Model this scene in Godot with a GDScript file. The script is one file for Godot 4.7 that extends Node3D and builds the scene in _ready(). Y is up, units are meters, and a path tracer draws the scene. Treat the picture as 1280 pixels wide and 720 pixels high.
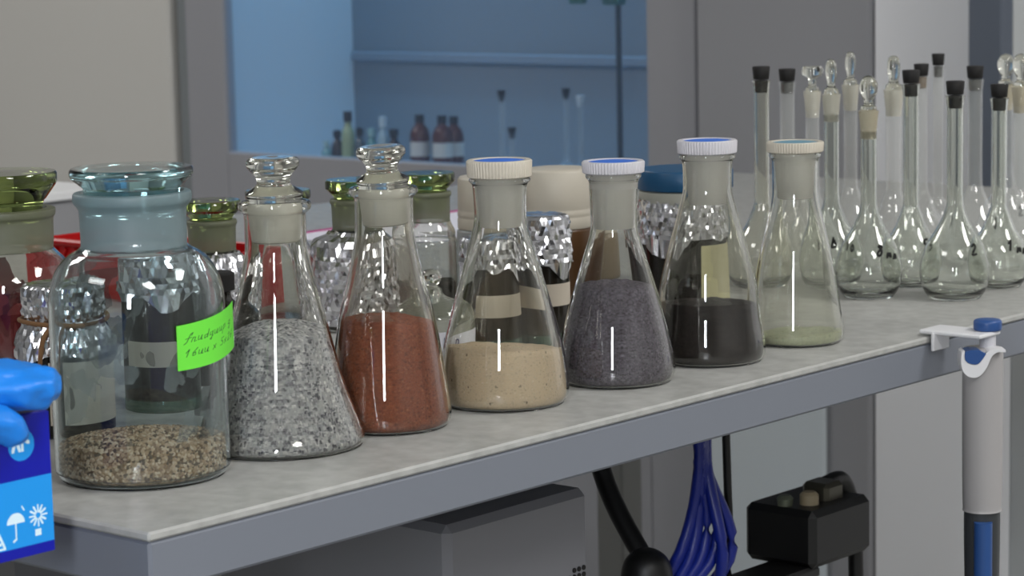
extends Node3D
# A laboratory bench: X runs along its front edge away from the camera, +Z points out of its front, y is up. Metres.

const T := 0.9        # height of the worktop
const MM := 0.001

# ------------------------------------------------------------------ mesh building
class Geo:
	var v := PackedVector3Array()
	var n := PackedVector3Array()
	var uv := PackedVector2Array()
	var idx := PackedInt32Array()

	func vert(p: Vector3, m: Vector3, t := Vector2.ZERO) -> int:
		v.append(p); n.append(m); uv.append(t)
		return v.size() - 1

	func tri(a: Vector3, b: Vector3, c: Vector3) -> void:   # front is clockwise
		var m := (c - a).cross(b - a).normalized()
		var k := v.size()
		vert(a, m); vert(b, m); vert(c, m)
		idx.append_array([k, k + 1, k + 2])

	func quad(a: Vector3, b: Vector3, c: Vector3, d: Vector3, toward: Vector3) -> void:   # a b c d round the rim, seen from «toward»
		var m := (b - a).cross(c - a).normalized()
		if m.dot(toward) < 0:
			m = -m
			var s := b
			b = d; d = s
		var k := v.size()
		vert(a, m, Vector2(0, 1)); vert(b, m, Vector2(1, 1)); vert(c, m, Vector2(1, 0)); vert(d, m, Vector2(0, 0))
		idx.append_array([k, k + 2, k + 1, k, k + 3, k + 2])

	func poly(pts: Array, toward: Vector3) -> void:   # a convex rim
		var m: Vector3 = (pts[1] - pts[0]).cross(pts[2] - pts[0]).normalized()
		var flip := m.dot(toward) < 0
		var k := v.size()
		for p in pts:
			vert(p, -m if flip else m)
		for i in range(1, pts.size() - 1):
			if flip:
				idx.append_array([k, k + i, k + i + 1])
			else:
				idx.append_array([k, k + i + 1, k + i])

	func mesh() -> ArrayMesh:
		var a := []
		a.resize(Mesh.ARRAY_MAX)
		a[Mesh.ARRAY_VERTEX] = v
		a[Mesh.ARRAY_NORMAL] = n
		a[Mesh.ARRAY_TEX_UV] = uv
		a[Mesh.ARRAY_INDEX] = idx
		var m := ArrayMesh.new()
		m.add_surface_from_arrays(Mesh.PRIMITIVE_TRIANGLES, a)
		return m

func mm(list: Array) -> PackedVector2Array:   # [r, y, r, y, ...] in millimetres
	var out := PackedVector2Array()
	for i in range(0, list.size(), 2):
		out.append(Vector2(list[i], list[i + 1]) * MM)
	return out

func smooth(list: Array, steps := 4) -> PackedVector2Array:   # the same through a Catmull-Rom curve
	var p := mm(list)
	var out := PackedVector2Array()
	for i in p.size() - 1:
		var a := p[maxi(i - 1, 0)]
		var d := p[mini(i + 2, p.size() - 1)]
		for k in steps:
			var q := p[i].cubic_interpolate(p[i + 1], a, d, float(k) / steps)
			q.x = maxf(q.x, 0.0)
			out.append(q)
	out.append(p[p.size() - 1])
	return out

# Turns a profile (bottom to top, its outside on the right) round the y axis. «ribs» waves the radius of the points between heights lo and hi.
func lathe(g: Geo, p: PackedVector2Array, segs := 64, from := 0.0, to := TAU, ribs := 0, depth := 0.0, lo := 0.0, hi := 0.0) -> void:
	var count := p.size()
	var sn := []
	for i in count - 1:
		var d := p[i + 1] - p[i]
		sn.append(Vector2(d.y, -d.x).normalized())
	var run := 0.0
	for i in count - 1:
		var na: Vector2 = sn[i]
		var nb: Vector2 = sn[i]
		if i > 0 and sn[i - 1].dot(sn[i]) > 0.72:
			na = (sn[i - 1] + sn[i]).normalized()
		if i < count - 2 and sn[i + 1].dot(sn[i]) > 0.72:
			nb = (sn[i + 1] + sn[i]).normalized()
		var k := g.v.size()
		var next := run + p[i].distance_to(p[i + 1])
		for s in segs + 1:
			var a := from + (to - from) * s / segs
			var c := cos(a)
			var z := sin(a)
			var side := Vector3(-z, 0, c)
			for e in 2:
				var q: Vector2 = p[i + e]
				var m: Vector2 = nb if e else na
				var r := q.x
				var nn := Vector3(m.x * c, m.y, m.x * z)
				if ribs and q.y >= lo and q.y <= hi:
					r += depth * cos(ribs * a)
					nn = (nn + side * (m.x * depth * ribs * sin(ribs * a) / maxf(r, 0.001))).normalized()
				g.vert(Vector3(r * c, q.y, r * z), nn, Vector2(float(s) / segs, next if e else run))
		for s in segs:
			var b := k + s * 2
			g.idx.append_array([b, b + 2, b + 1, b + 2, b + 3, b + 1])
		run = next

func turned(list, segs := 64, from := 0.0, to := TAU) -> ArrayMesh:
	var g := Geo.new()
	lathe(g, list if list is PackedVector2Array else mm(list), segs, from, to)
	return g.mesh()

# A box with chamfered edges, its centre at c.
func box(g: Geo, c: Vector3, size: Vector3, b := 0.002) -> void:
	var h := size / 2
	b = minf(b, minf(h.x, minf(h.y, h.z)) * 0.9)
	for ax in 3:
		var u := (ax + 1) % 3
		var w := (ax + 2) % 3
		for s in [-1.0, 1.0]:
			var pts := []
			for k in [[-1, -1], [1, -1], [1, 1], [-1, 1]]:
				var q := Vector3.ZERO
				q[ax] = s * h[ax]; q[u] = k[0] * (h[u] - b); q[w] = k[1] * (h[w] - b)
				pts.append(c + q)
			var d := Vector3.ZERO
			d[ax] = s
			g.quad(pts[0], pts[1], pts[2], pts[3], d)
			for t in [-1.0, 1.0]:   # the edge between face +-ax and face +-u
				var r := []
				for k in [[0, -1], [0, 1], [1, 1], [1, -1]]:
					var q := Vector3.ZERO
					q[ax] = s * (h[ax] - (b if k[0] else 0.0)); q[u] = t * (h[u] - (0.0 if k[0] else b)); q[w] = k[1] * (h[w] - b)
					r.append(c + q)
				var e := Vector3.ZERO
				e[ax] = s; e[u] = t
				g.quad(r[0], r[1], r[2], r[3], e)
	for sx in [-1.0, 1.0]:
		for sy in [-1.0, 1.0]:
			for sz in [-1.0, 1.0]:
				var s := Vector3(sx, sy, sz)
				var k := s * h
				g.poly([c + k - Vector3(0, sy, sz) * b, c + k - Vector3(sx, 0, sz) * b, c + k - Vector3(sx, sy, 0) * b], s)

func block(size: Vector3, b := 0.002, c := Vector3.ZERO) -> ArrayMesh:
	var g := Geo.new()
	box(g, c, size, b)
	return g.mesh()

# A tube along points; radii is a number or one Vector2 (half width, half height) per point.
func sweep(g: Geo, pts: Array, radii, segs := 12, caps := true, up := Vector3.UP) -> void:
	var rings := []
	for i in pts.size():
		var d: Vector3 = (pts[mini(i + 1, pts.size() - 1)] - pts[maxi(i - 1, 0)]).normalized()
		var x := d.cross(up)
		if x.length() < 0.05:
			x = d.cross(Vector3.RIGHT)
		x = x.normalized()
		var y := x.cross(d).normalized()
		var r: Vector2 = radii[i] if radii is Array else Vector2(radii, radii)
		rings.append([pts[i], x, y, r])
	var k := g.v.size()
	for q in rings:
		for s in segs + 1:
			var a := TAU * s / segs
			var p: Vector3 = q[0] + q[1] * cos(a) * q[3].x + q[2] * sin(a) * q[3].y
			var m: Vector3 = (q[1] * cos(a) / maxf(q[3].x, 1e-5) + q[2] * sin(a) / maxf(q[3].y, 1e-5)).normalized()
			g.vert(p, m, Vector2(float(s) / segs, 0))
	for i in rings.size() - 1:
		for s in segs:
			var b := k + i * (segs + 1) + s
			var e := b + segs + 1
			g.idx.append_array([b, b + 1, e, b + 1, e + 1, e])
	if caps:
		for end in 2:
			var q = rings[rings.size() - 1 if end else 0]
			var rim := []
			for s in segs:
				var a := TAU * s / segs
				rim.append(q[0] + q[1] * cos(a) * q[3].x + q[2] * sin(a) * q[3].y)
			g.poly(rim, (pts[pts.size() - 1] - pts[pts.size() - 2]) if end else (pts[0] - pts[1]))

func tube(pts: Array, radii, segs := 12) -> ArrayMesh:
	var g := Geo.new()
	sweep(g, pts, radii, segs)
	return g.mesh()

func extruded(outline: PackedVector2Array, half: float) -> ArrayMesh:   # an outline in the x-y plane, in millimetres, given depth along z
	var g := Geo.new()
	var ids := Geometry2D.triangulate_polygon(outline)
	for s in [1.0, -1.0]:
		for i in range(0, ids.size(), 3):
			var p := []
			for k in 3:
				var q := outline[ids[i + k]] * MM
				p.append(Vector3(q.x, q.y, half * s * MM))
			g.poly(p, Vector3(0, 0, s))
	var turn := 1.0 if Geometry2D.is_polygon_clockwise(outline) else -1.0
	var n := outline.size()
	for i in n:
		var a := outline[i] * MM
		var b := outline[(i + 1) % n] * MM
		var out := Vector3(a.y - b.y, b.x - a.x, 0) * turn
		g.quad(Vector3(a.x, a.y, half * MM), Vector3(b.x, b.y, half * MM), Vector3(b.x, b.y, -half * MM), Vector3(a.x, a.y, -half * MM), out)
	return g.mesh()

func bend(list: Array, steps := 6) -> Array:   # a smooth path through points
	var out := []
	for i in list.size() - 1:
		for k in steps:
			out.append(list[i].cubic_interpolate(list[i + 1], list[maxi(i - 1, 0)], list[mini(i + 2, list.size() - 1)], float(k) / steps))
	out.append(list[list.size() - 1])
	return out

# Crumpled foil round a profile: flat facets, pushed about by noise; the lowest ring hangs ragged.
func crumpled(list: Array, segs: int, amp: float, scale: float, sd: int, ragged := 0.0, fine := 0.0) -> ArrayMesh:
	var g := Geo.new()
	var f := FastNoiseLite.new()
	f.seed = sd
	f.frequency = scale
	f.fractal_octaves = 2
	var rng := RandomNumberGenerator.new()
	rng.seed = sd
	var p := mm(list)
	var rows := []
	for i in p.size():
		var row := []
		for s in segs:
			var a := TAU * (s + (0.5 if i % 2 else 0.0)) / segs
			var q := Vector3(p[i].x * cos(a), p[i].y, p[i].x * sin(a))
			var w := f.get_noise_3dv(q * 1000.0) * amp + rng.randf_range(-fine, fine)
			var o := Vector3(cos(a), 0.25, sin(a)) * w
			if p[i].x < 0.001:
				o = Vector3(0, o.y, 0)
			if i == 0 and ragged > 0:
				o.y += ragged * (sin(a * 2.0 + sd) * 0.6 + sin(a * 5.0 + sd * 2.0) * 0.5 + rng.randf_range(-0.12, 0.12))
			row.append(q + o)
		rows.append(row)
	for i in rows.size() - 1:
		for s in segs:
			var t := (s + 1) % segs
			if i % 2 == 0:
				g.tri(rows[i][s], rows[i][t], rows[i + 1][s])
				g.tri(rows[i][t], rows[i + 1][t], rows[i + 1][s])
			else:
				g.tri(rows[i][s], rows[i + 1][t], rows[i + 1][s])
				g.tri(rows[i][s], rows[i][t], rows[i + 1][t])
	return g.mesh()

# ------------------------------------------------------------------ nodes
var taken := {}

func numbered(called: String) -> String:
	var k: int = taken.get(called, 0)
	taken[called] = k + 1
	return called if k == 0 else "%s_%03d" % [called, k]

func tag(o: Node, label := "", category := "", group := "", kind := "") -> Node:
	for k in [["label", label], ["category", category], ["group", group], ["kind", kind]]:
		if k[1] != "":
			o.set_meta(k[0], k[1])
	return o

func thing(called: String, label: String, category: String, at: Vector3, group := "", turn := 0.0) -> Node3D:
	var o := Node3D.new()
	o.name = numbered(called)
	add_child(o)
	o.position = at
	o.rotation.y = turn
	tag(o, label, category, group)
	return o

func part(root: Node, called: String, m: Mesh, mat: Material, at := Vector3.ZERO, label := "") -> MeshInstance3D:
	var o := MeshInstance3D.new()
	o.name = called
	o.mesh = m
	o.material_override = mat
	o.position = at
	root.add_child(o, true)
	if label:
		o.set_meta("label", label)
	return o

func solo(called: String, m: Mesh, mat: Material, label: String, category: String, at := Vector3.ZERO, group := "", kind := "") -> MeshInstance3D:
	var o := part(self, numbered(called), m, mat, at)
	tag(o, label, category, group, kind)
	return o

func structure(called: String, m: Mesh, mat: Material, at := Vector3.ZERO) -> MeshInstance3D:
	var o := part(self, called, m, mat, at)
	o.set_meta("kind", "structure")
	return o

# ------------------------------------------------------------------ materials
func matte(c: Color, rough := 0.6, metal := 0.0) -> StandardMaterial3D:
	var m := StandardMaterial3D.new()
	m.albedo_color = c
	m.roughness = rough
	m.metallic = metal
	return m

func glass(c: Color, body := 0.05, rough := 0.0) -> StandardMaterial3D:   # a clear thin wall
	var m := matte(Color(c.r, c.g, c.b, body), rough)
	m.transparency = BaseMaterial3D.TRANSPARENCY_ALPHA
	m.cull_mode = BaseMaterial3D.CULL_DISABLED
	return m

func solid_glass(c: Color, scale := 0.05, rough := 0.0) -> StandardMaterial3D:
	var m := matte(Color(c.r, c.g, c.b, 0.0), rough)
	m.refraction_enabled = true
	m.refraction_scale = scale
	return m

func milky(c: Color, body := 0.75, back := 0.35) -> StandardMaterial3D:   # frosted glass, translucent plastic
	var m := matte(Color(c.r, c.g, c.b, body), 0.45)
	m.transparency = BaseMaterial3D.TRANSPARENCY_ALPHA
	m.backlight_enabled = true
	m.backlight = Color(back, back, back)
	return m

func grain_image(size: int, base: Color, grains: Array, count: int, lo: int, hi: int, sd: int) -> ImageTexture:   # a tile of grains of the given colours
	var im := Image.create(size, size, false, Image.FORMAT_RGB8)
	im.fill(base)
	var rng := RandomNumberGenerator.new()
	rng.seed = sd
	for i in count:
		var c: Color = grains[rng.randi() % grains.size()]
		c = c.darkened(rng.randf() * 0.16)
		var w := rng.randi_range(lo, hi)
		var h := rng.randi_range(lo, hi)
		var x := rng.randi() % size
		var y := rng.randi() % size
		im.fill_rect(Rect2i(x, y, mini(w, size - x), mini(h, size - y)), c)
	return ImageTexture.create_from_image(im)

func speckled(tex: ImageTexture, c: Color, count: int, side: int, sd: int) -> ImageTexture:   # a few stray dark grains
	var im := tex.get_image()
	var rng := RandomNumberGenerator.new()
	rng.seed = sd
	for i in count:
		im.fill_rect(Rect2i(rng.randi() % (im.get_width() - side), rng.randi() % (im.get_height() - side), rng.randi_range(2, side), rng.randi_range(2, side)), c)
	return ImageTexture.create_from_image(im)

func grainy(tex: Texture2D, scale: float, bump := 0.0) -> StandardMaterial3D:
	var m := matte(Color.WHITE, 0.85)
	m.albedo_texture = tex
	m.uv1_triplanar = true
	m.uv1_scale = Vector3.ONE * scale
	if bump > 0:
		m.heightmap_enabled = true
		m.heightmap_texture = tex
		m.heightmap_scale = bump
	return m

func mottled(c: Color, spread: float, freq: float, scale: float, rough := 0.5) -> StandardMaterial3D:
	var m := matte(Color.WHITE, rough)
	var t := NoiseTexture2D.new()
	t.width = 512; t.height = 512; t.seamless = true
	var f := FastNoiseLite.new()
	f.frequency = freq; f.fractal_octaves = 5; f.seed = 11
	t.noise = f
	var ramp := Gradient.new()
	ramp.set_color(0, c.darkened(spread)); ramp.set_color(1, c.lightened(spread))
	t.color_ramp = ramp
	m.albedo_texture = t
	m.uv1_triplanar = true
	m.uv1_world_triplanar = true
	m.uv1_scale = Vector3.ONE * scale
	return m

# materials that many things share
var clear := solid_glass(Color(0.97, 0.97, 0.95))
var clear_dusty := solid_glass(Color(0.99, 0.99, 0.97))
var blue_glass := solid_glass(Color(0.94, 0.98, 0.985))
var green_glass := glass(Color(0.45, 0.5, 0.32), 0.16)
var stopper_glass := solid_glass(Color(0.97, 0.97, 0.93))
var stopper_blue := solid_glass(Color(0.73, 0.91, 0.93))
var stopper_green := solid_glass(Color(0.58, 0.65, 0.38))
var frosted := milky(Color(0.86, 0.85, 0.81), 0.88, 0.6)
var frosted_thin := milky(Color(0.82, 0.8, 0.74), 0.55, 0.5)
var frosted_blue := milky(Color(0.44, 0.51, 0.525), 0.8, 0.35)
var frosted_green := milky(Color(0.42, 0.43, 0.35), 0.8, 0.4)
var frosted_dark := milky(Color(0.74, 0.7, 0.6), 0.68, 0.5)
var white_plastic := milky(Color(0.82, 0.81, 0.83), 0.9)
var cream_plastic := milky(Color(0.8, 0.77, 0.71), 0.92)
var plug_plastic := milky(Color(0.93, 0.92, 0.89), 0.95, 0.8)
var blue_plastic := matte(Color(0.2, 0.42, 0.8), 0.6)
var foil := matte(Color(0.9, 0.9, 0.92), 0.18, 1.0)
var paper := matte(Color(0.76, 0.72, 0.66), 0.8)
var rubber := matte(Color(0.05, 0.04, 0.036), 0.7)
var cork := matte(Color(0.4, 0.31, 0.2), 0.9)
var ink := matte(Color(0.03, 0.03, 0.03), 0.8)
var steel := matte(Color(0.5, 0.51, 0.53), 0.35, 0.8)

# ------------------------------------------------------------------ glassware
func radius_at(p: PackedVector2Array, y: float) -> float:   # the outer radius of a profile at a height
	for i in range(p.size() - 1, 0, -1):
		var lo := minf(p[i - 1].y, p[i].y)
		var hi := maxf(p[i - 1].y, p[i].y)
		if y >= lo and y <= hi and hi - lo > 1e-6 and p[i].x > 0.004:
			return lerpf(p[i - 1].x, p[i].x, (y - p[i - 1].y) / (p[i].y - p[i - 1].y))
	return p[p.size() - 1].x

# The fill of a flask: follows the wall from the inside up to a tilted, slightly heaped surface.
func fill(p: PackedVector2Array, level: float, tilt: Vector2, heap: float, wall := 0.0014, sd := 1, rough := 0.0006) -> ArrayMesh:
	var g := Geo.new()
	var f := FastNoiseLite.new()
	f.seed = sd
	f.frequency = 0.09
	var segs := 72
	var up := 14
	var top := 10
	var pts := []
	for i in up + top:
		var row := []
		for s in segs:
			var a := TAU * s / segs
			var dir := Vector2(cos(a), sin(a))
			var edge := level
			for k in 3:
				edge = level + tilt.dot(dir) * (radius_at(p, edge) - wall)
			edge += f.get_noise_2dv(dir * 22.0) * 0.002
			if i < up:
				var t := float(i) / (up - 1)
				var y := 0.0024 + (edge - 0.0024) * pow(t, 1.4)
				var r := radius_at(p, maxf(y, 0.0014)) - wall
				if i == 0:
					r -= 0.002
				row.append(Vector3(dir.x * r, y, dir.y * r))
			else:
				var t := 1.0 - float(i - up + 1) / top
				var r := (radius_at(p, edge) - wall) * t
				var y := level + tilt.dot(dir) * r + heap * (1.0 - t * t) + (edge - level - tilt.dot(dir) * (radius_at(p, edge) - wall)) * t
				y += f.get_noise_2d(dir.x * r * 1000.0, dir.y * r * 1000.0) * rough * (1.0 - t * t) * 3.0
				row.append(Vector3(dir.x * r, y, dir.y * r))
		pts.append(row)
	var k := g.v.size()
	for i in pts.size():
		for s in segs + 1:
			var c: Vector3 = pts[i][s % segs]
			var along: Vector3 = pts[mini(i + 1, pts.size() - 1)][s % segs] - pts[maxi(i - 1, 0)][s % segs]
			var round_: Vector3 = pts[i][(s + 1) % segs] - pts[i][(s + segs - 1) % segs]
			var m := Vector3.UP if round_.length() < 1e-6 else along.cross(round_).normalized()
			g.vert(c, m, Vector2(float(s) / segs, c.y))
	for i in pts.size() - 1:
		for s in segs:
			var b := k + i * (segs + 1) + s
			var e := b + segs + 1
			g.idx.append_array([b, b + 1, e, b + 1, e + 1, e])
	return g.mesh()

func knob_stopper(root: Node3D, y: float, s: float, lean := 0.0) -> void:   # ground glass stopper with a flattened mushroom knob; s scales it, y is the rim of the neck
	var st := part(root, "stopper", turned(smooth([0, -27, 15.5, -27, 16.5, -25, 18.6, 0, 19.6, 4, 19.4, 6, 16, 8.5, 12.4, 11, 11.4, 13.5, 12.2, 17, 15, 20.5, 18, 24, 18.2, 27.5, 16.5, 29.6, 13, 30.3, 0, 29.8], 3), 48), stopper_glass, Vector3(0, y, 0))
	st.scale = Vector3.ONE * s
	st.rotation.z = lean
	part(st, "ground_joint", turned([15.3, -28, 16.9, -26, 19.0, -1.5]), frosted)

func ribbed_cap(root: Node3D, y: float, r: float, h: float, body: Material, disc: Material, plug: float) -> void:   # plastic stopper: ribbed rim, coloured disc let into its top, hollow plug below
	var g := Geo.new()
	lathe(g, mm([r - 6, 0, r - 1.6, 0, r - 0.7, 0.8, r - 0.2, h - 1.0, r - 0.9, h, r - 4.2, h, r - 4.6, h - 1.2, 0, h - 1.2]), 240, 0, TAU, 60, 0.00045, 0.0007, (h - 0.5) * MM)
	var cap := part(root, "cap", g.mesh(), body, Vector3(0, y, 0))
	part(cap, "cap_disc", turned([0, h - 1.5, r - 4.7, h - 1.5, r - 4.7, h - 0.9, r - 9, h - 0.3, 0, h - 0.1], 48), disc)
	if plug > 0:
		part(cap, "plug", turned([0, -plug, r - 10.0, -plug, r - 9, -plug + 1, r - 6.2, -1, r - 6.2, 0], 48), plug_plastic)

func erlenmeyer(at: Vector3, label: String, prof: Array, mat: Material) -> Node3D:
	var t := thing("conical_flask", label, "flask", at, "")
	part(t, "flask_body", turned(hollow(smooth(prof, 5), 1.5), 96), mat)
	return t

func sand(at: Vector3, prof: Array, level: float, tilt: Vector2, heap: float, mat: Material, called: String, label: String, sd: int, category := "sand") -> void:
	solo(called, fill(smooth(prof, 5), level * MM, tilt, heap * MM, 0.0019, sd), mat, label, category, at, "", "stuff")

func volumetric(at: Vector3, h: float, rb: float, stop: String, neck: float, label: String, mark := "", turn := 0.0, tint := 0) -> void:   # long-necked flask: total height h, bulb radius rb, in mm
	var t := thing("volumetric_flask", label, "flask", at, "volumetric flasks at the far end of the worktop")
	var top := h - (13.0 if stop == "rubber" or stop == "cork" else 38.0 if stop == "ball" or stop == "tall" else 30.0)
	var w := 1.1
	var b := rb
	var outer := [0, 2.5, b * 0.45, 1.2, b * 0.62, 0, b * 0.72, 0.4, b * 0.9, b * 0.28, b, b * 0.75, b * 0.97, b * 1.05, b * 0.8, b * 1.55, b * 0.55, b * 1.95, neck + 4.5, b * 2.3, neck + 1.2, b * 2.6, neck, b * 2.95, neck, top * 0.75, neck, top - 14, neck + 0.3, top - 10, neck + 1.0, top - 3, neck + 1.8, top - 0.6]
	var p := smooth(outer, 4)
	var inner := PackedVector2Array()
	for q in p:
		if q.y > 0.012 or q.x > b * 0.88 * MM:
			inner.append(Vector2(q.x - w * MM, q.y))
	inner.reverse()
	var shell := p.duplicate()
	shell.append_array(inner)
	shell.append(Vector2(b * 0.7 * MM, b * 0.14 * MM))
	shell.append(Vector2(0, b * 0.16 * MM))
	part(t, "flask_body", turned(shell, 48), vol_glass[tint])
	var r := neck - w
	if stop == "rubber" or stop == "cork":
		var s := part(t, "stopper", turned([0, 0.3, r + 0.6, 0.3, r + 1.1, 0.8, r + 2.2, 12.2, r + 1.6, 13, 0, 13], 32), rubber, Vector3(0, top * MM, 0))
		part(s, "stopper_foot", turned([0, -12.5, r - 1.0, -12.5, r - 0.4, -12, r - 0.05, -0.6, 0, -0.6], 32), cork if stop == "cork" else rubber)
	else:
		var head := []
		if stop == "hex":
			head = [0, -22, r - 1.2, -22, r + 1.0, 2, r - 1.4, 5, r - 2.2, 9, r - 1.4, 14, r + 3.5, 17, r + 4.6, 20, r + 4.2, 24, r + 2.6, 26, 0, 26]
		elif stop == "ball":
			head = [0, -24, r - 1.2, -24, r + 1.2, 2, r - 1.6, 6, r - 2.0, 10, r + 0.6, 15, r + 2.2, 21, r + 1.6, 27, r - 1.4, 32, 0, 34]
		else:
			head = [0, -24, r - 1.2, -24, r + 1.2, 2, r - 1.6, 7, r - 2.4, 12, r - 1.2, 17, r - 0.7, 24, r - 1.6, 31, r - 3.5, 34, 0, 35]
		var s := part(t, "stopper", turned(smooth(head, 3), 32), stopper_glass, Vector3(0, top * MM, 0))
		part(s, "ground_joint", turned([neck - 0.6, -26, neck + 0.2, -16, neck + 1.4, -4, neck + 2.0, 0.6]), frosted_dark if stop == "ball" else frosted_thin)
	if mark != "":
		var g := Geo.new()
		var x := 0.0
		for ch in mark:
			if MARKS.has(ch):
				for st in MARKS[ch]:
					var path := []
					for i in range(0, st.size(), 2):
						var u: float = (x + st[i] * 7.0 + st[i + 1] * 1.0) * MM
						var y: float = (b * 1.42 + st[i + 1] * 6.6 - x * 0.22) * MM
						var rr := radius_at(p, y) + 0.0003
						var a := PI / 2 - turn - u / rr
						path.append(Vector3(cos(a) * rr, y, sin(a) * rr))
					sweep(g, bend(path, 3), 0.0011, 6)
			x += 7.6 if ch != " " else 3.0
		part(t, "marking", g.mesh(), ink)

const MARKS := {
	"8": [[0.5, 0.9, 0.2, 0.75, 0.6, 0.4, 0.65, -0.2, 0.3, -0.5, 0.1, -0.1, 0.5, 0.4, 0.7, 0.8, 0.45, 0.95]],
	"B": [[0.1, -0.5, 0.15, 1.0], [0.1, -0.5, 0.6, -0.3, 0.55, 0.2, 0.15, 0.3, 0.5, 0.6]],
	"1": [[0.1, 0.5, 0.45, 1.0, 0.4, -0.5]],
	"0": [[0.3, 0.4, 0.05, 0.0, 0.3, -0.5, 0.6, -0.1, 0.35, 0.4]],
	"5": [[0.7, 0.9, 0.2, 0.85, 0.15, 0.3, 0.6, 0.25, 0.65, -0.3, 0.1, -0.5]],
	"2": [[0.1, 0.6, 0.4, 0.95, 0.6, 0.5, 0.05, -0.45, 0.75, -0.4]],
	"m": [[0.0, -0.5, 0.1, 0.2, 0.3, -0.2, 0.5, 0.2, 0.65, -0.5]],
	"l": [[0.0, -0.5, 0.35, 0.2, 0.55, -0.5]],
}

var vol_glass := [solid_glass(Color(0.97, 0.98, 0.96)), solid_glass(Color(0.99, 0.99, 0.96)), glass(Color(0.88, 0.89, 0.87), 0.08)]
var hand: SystemFont

func hollow(p: PackedVector2Array, wall: float) -> PackedVector2Array:   # an outer profile joined to its inner wall and floor
	var w := wall * MM
	var inner := PackedVector2Array()
	for q in p:
		if q.y > 1.6 * w and q.x > 0.004:
			inner.append(Vector2(q.x - w, q.y))
	inner.reverse()
	var out := p.duplicate()
	out.append_array(inner)
	var low := inner[inner.size() - 1]
	out.append(Vector2(low.x - 0.0015, 1.15 * w))
	out.append(Vector2(low.x - 0.006, w))
	out.append(Vector2(0, w))
	return out

func film(p: PackedVector2Array, wall: float, lo: float, hi: float, sd: int, freq: float, cut: float, segs := 120) -> ArrayMesh:   # dried dust on the inside of a glass wall, in ragged patches
	var g := Geo.new()
	var f := FastNoiseLite.new()
	f.seed = sd
	f.frequency = freq
	f.fractal_octaves = 4
	var rows := int((hi - lo) / 0.0016)
	for i in rows:
		for s in segs:
			var rim := []
			for k in [[0, 0], [0, 1], [1, 1], [1, 0]]:
				var y: float = lo + (i + k[0]) * 0.0016
				var a: float = TAU * (s + k[1]) / segs
				var r := radius_at(p, y) - wall
				var q := Vector3(cos(a) * r, y, sin(a) * r)
				rim.append([q, f.get_noise_3dv(q * Vector3(1000, 650, 1000)) - cut])
			var kept := []
			for k in 4:
				var a = rim[k]
				var b = rim[(k + 1) % 4]
				if a[1] > 0.0:
					kept.append(a[0])
				if (a[1] > 0.0) != (b[1] > 0.0):
					kept.append(a[0].lerp(b[0], a[1] / (a[1] - b[1])))
			if kept.size() > 2:
				var mid: Vector3 = rim[0][0]
				g.poly(kept, Vector3(mid.x, 0, mid.z))
	return g.mesh()

func disc_jar(called: String, label: String, at: Vector3, lid: Array, neck: Array, body: Array, mg: Material, ms: Material, mf: Material, joint: Array) -> Node3D:
	var t := thing(called, label, "jar", at)
	part(t, "jar_body", turned(hollow(smooth(body, 4), 1.9), 80), mg)
	part(t, "neck", turned(smooth(neck, 3), 64), mf)
	var s := part(t, "stopper", turned(lid, 64), ms)
	if joint.size():
		part(s, "ground_joint", turned(joint, 64), mf)
	return t

# ------------------------------------------------------------------ the scene
func _ready() -> void:
	# camera
	var cam := Camera3D.new()
	cam.name = "camera"
	cam.transform = Transform3D(Basis(Vector3(0.65329304, -0.02106399, 0.75681207), Vector3(0.11852036, 0.99013395, -0.07475086), Vector3(-0.74777077, 0.13853185, 0.64934413)), Vector3(-0.9526, T + 0.345, 1.1164))
	var lens := CameraAttributesPhysical.new()
	lens.frustum_focal_length = 104.4
	lens.frustum_focus_distance = 1.85
	lens.exposure_aperture = 20.0
	lens.frustum_near = 0.05
	lens.frustum_far = 50.0
	cam.attributes = lens
	cam.fov = 13.11
	add_child(cam)
	cam.current = true

	# air and exposure
	var we := WorldEnvironment.new()
	we.name = "environment"
	var env := Environment.new()
	env.background_mode = Environment.BG_COLOR
	env.background_color = Color(0.75, 0.82, 0.9)
	env.background_energy_multiplier = 2.5
	env.tonemap_mode = Environment.TONE_MAPPER_LINEAR
	env.tonemap_exposure = 1.1
	env.sdfgi_enabled = true
	env.ssao_enabled = true
	env.ssil_enabled = true
	we.environment = env
	add_child(we)

	hand = SystemFont.new()
	hand.font_names = PackedStringArray(["Droid Sans"])
	hand.font_italic = true

	lights()
	room()
	fume_hood()
	worktop()
	front_row()
	second_row()
	flask_group()
	hood_things()
	pipette()
	under_bench()
	glove_box()

func ceiling_panel(x: float, z: float, e: float, where: String) -> void:
	var t := thing("ceiling_light", "oblong glowing ceiling light panel above the " + where, "ceiling light", Vector3(x, 2.9, z), "ceiling light panels above the laboratory")
	part(t, "lamp_frame", block(Vector3(0.64, 0.03, 1.24), 0.004, Vector3(0, -0.015, 0)), matte(Color(0.85, 0.85, 0.85)))
	var glow := matte(Color.WHITE)
	glow.emission_enabled = true
	glow.emission = Color(1, 0.995, 0.985)
	glow.emission_energy_multiplier = 1.2
	part(t, "light_diffuser", block(Vector3(0.58, 0.008, 1.18), 0.002, Vector3(0, -0.033, 0)), glow)
	var l := AreaLight3D.new()
	l.name = "panel_light"
	l.area_size = Vector2(0.58, 1.18)
	l.light_color = Color(1, 0.995, 0.985)
	l.light_energy = e
	l.area_range = 12.0
	l.area_attenuation = 2.0
	l.shadow_enabled = true
	l.rotation = Vector3(-PI / 2, 0, 0)
	l.position = Vector3(0, -0.04, 0)
	t.add_child(l)

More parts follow.
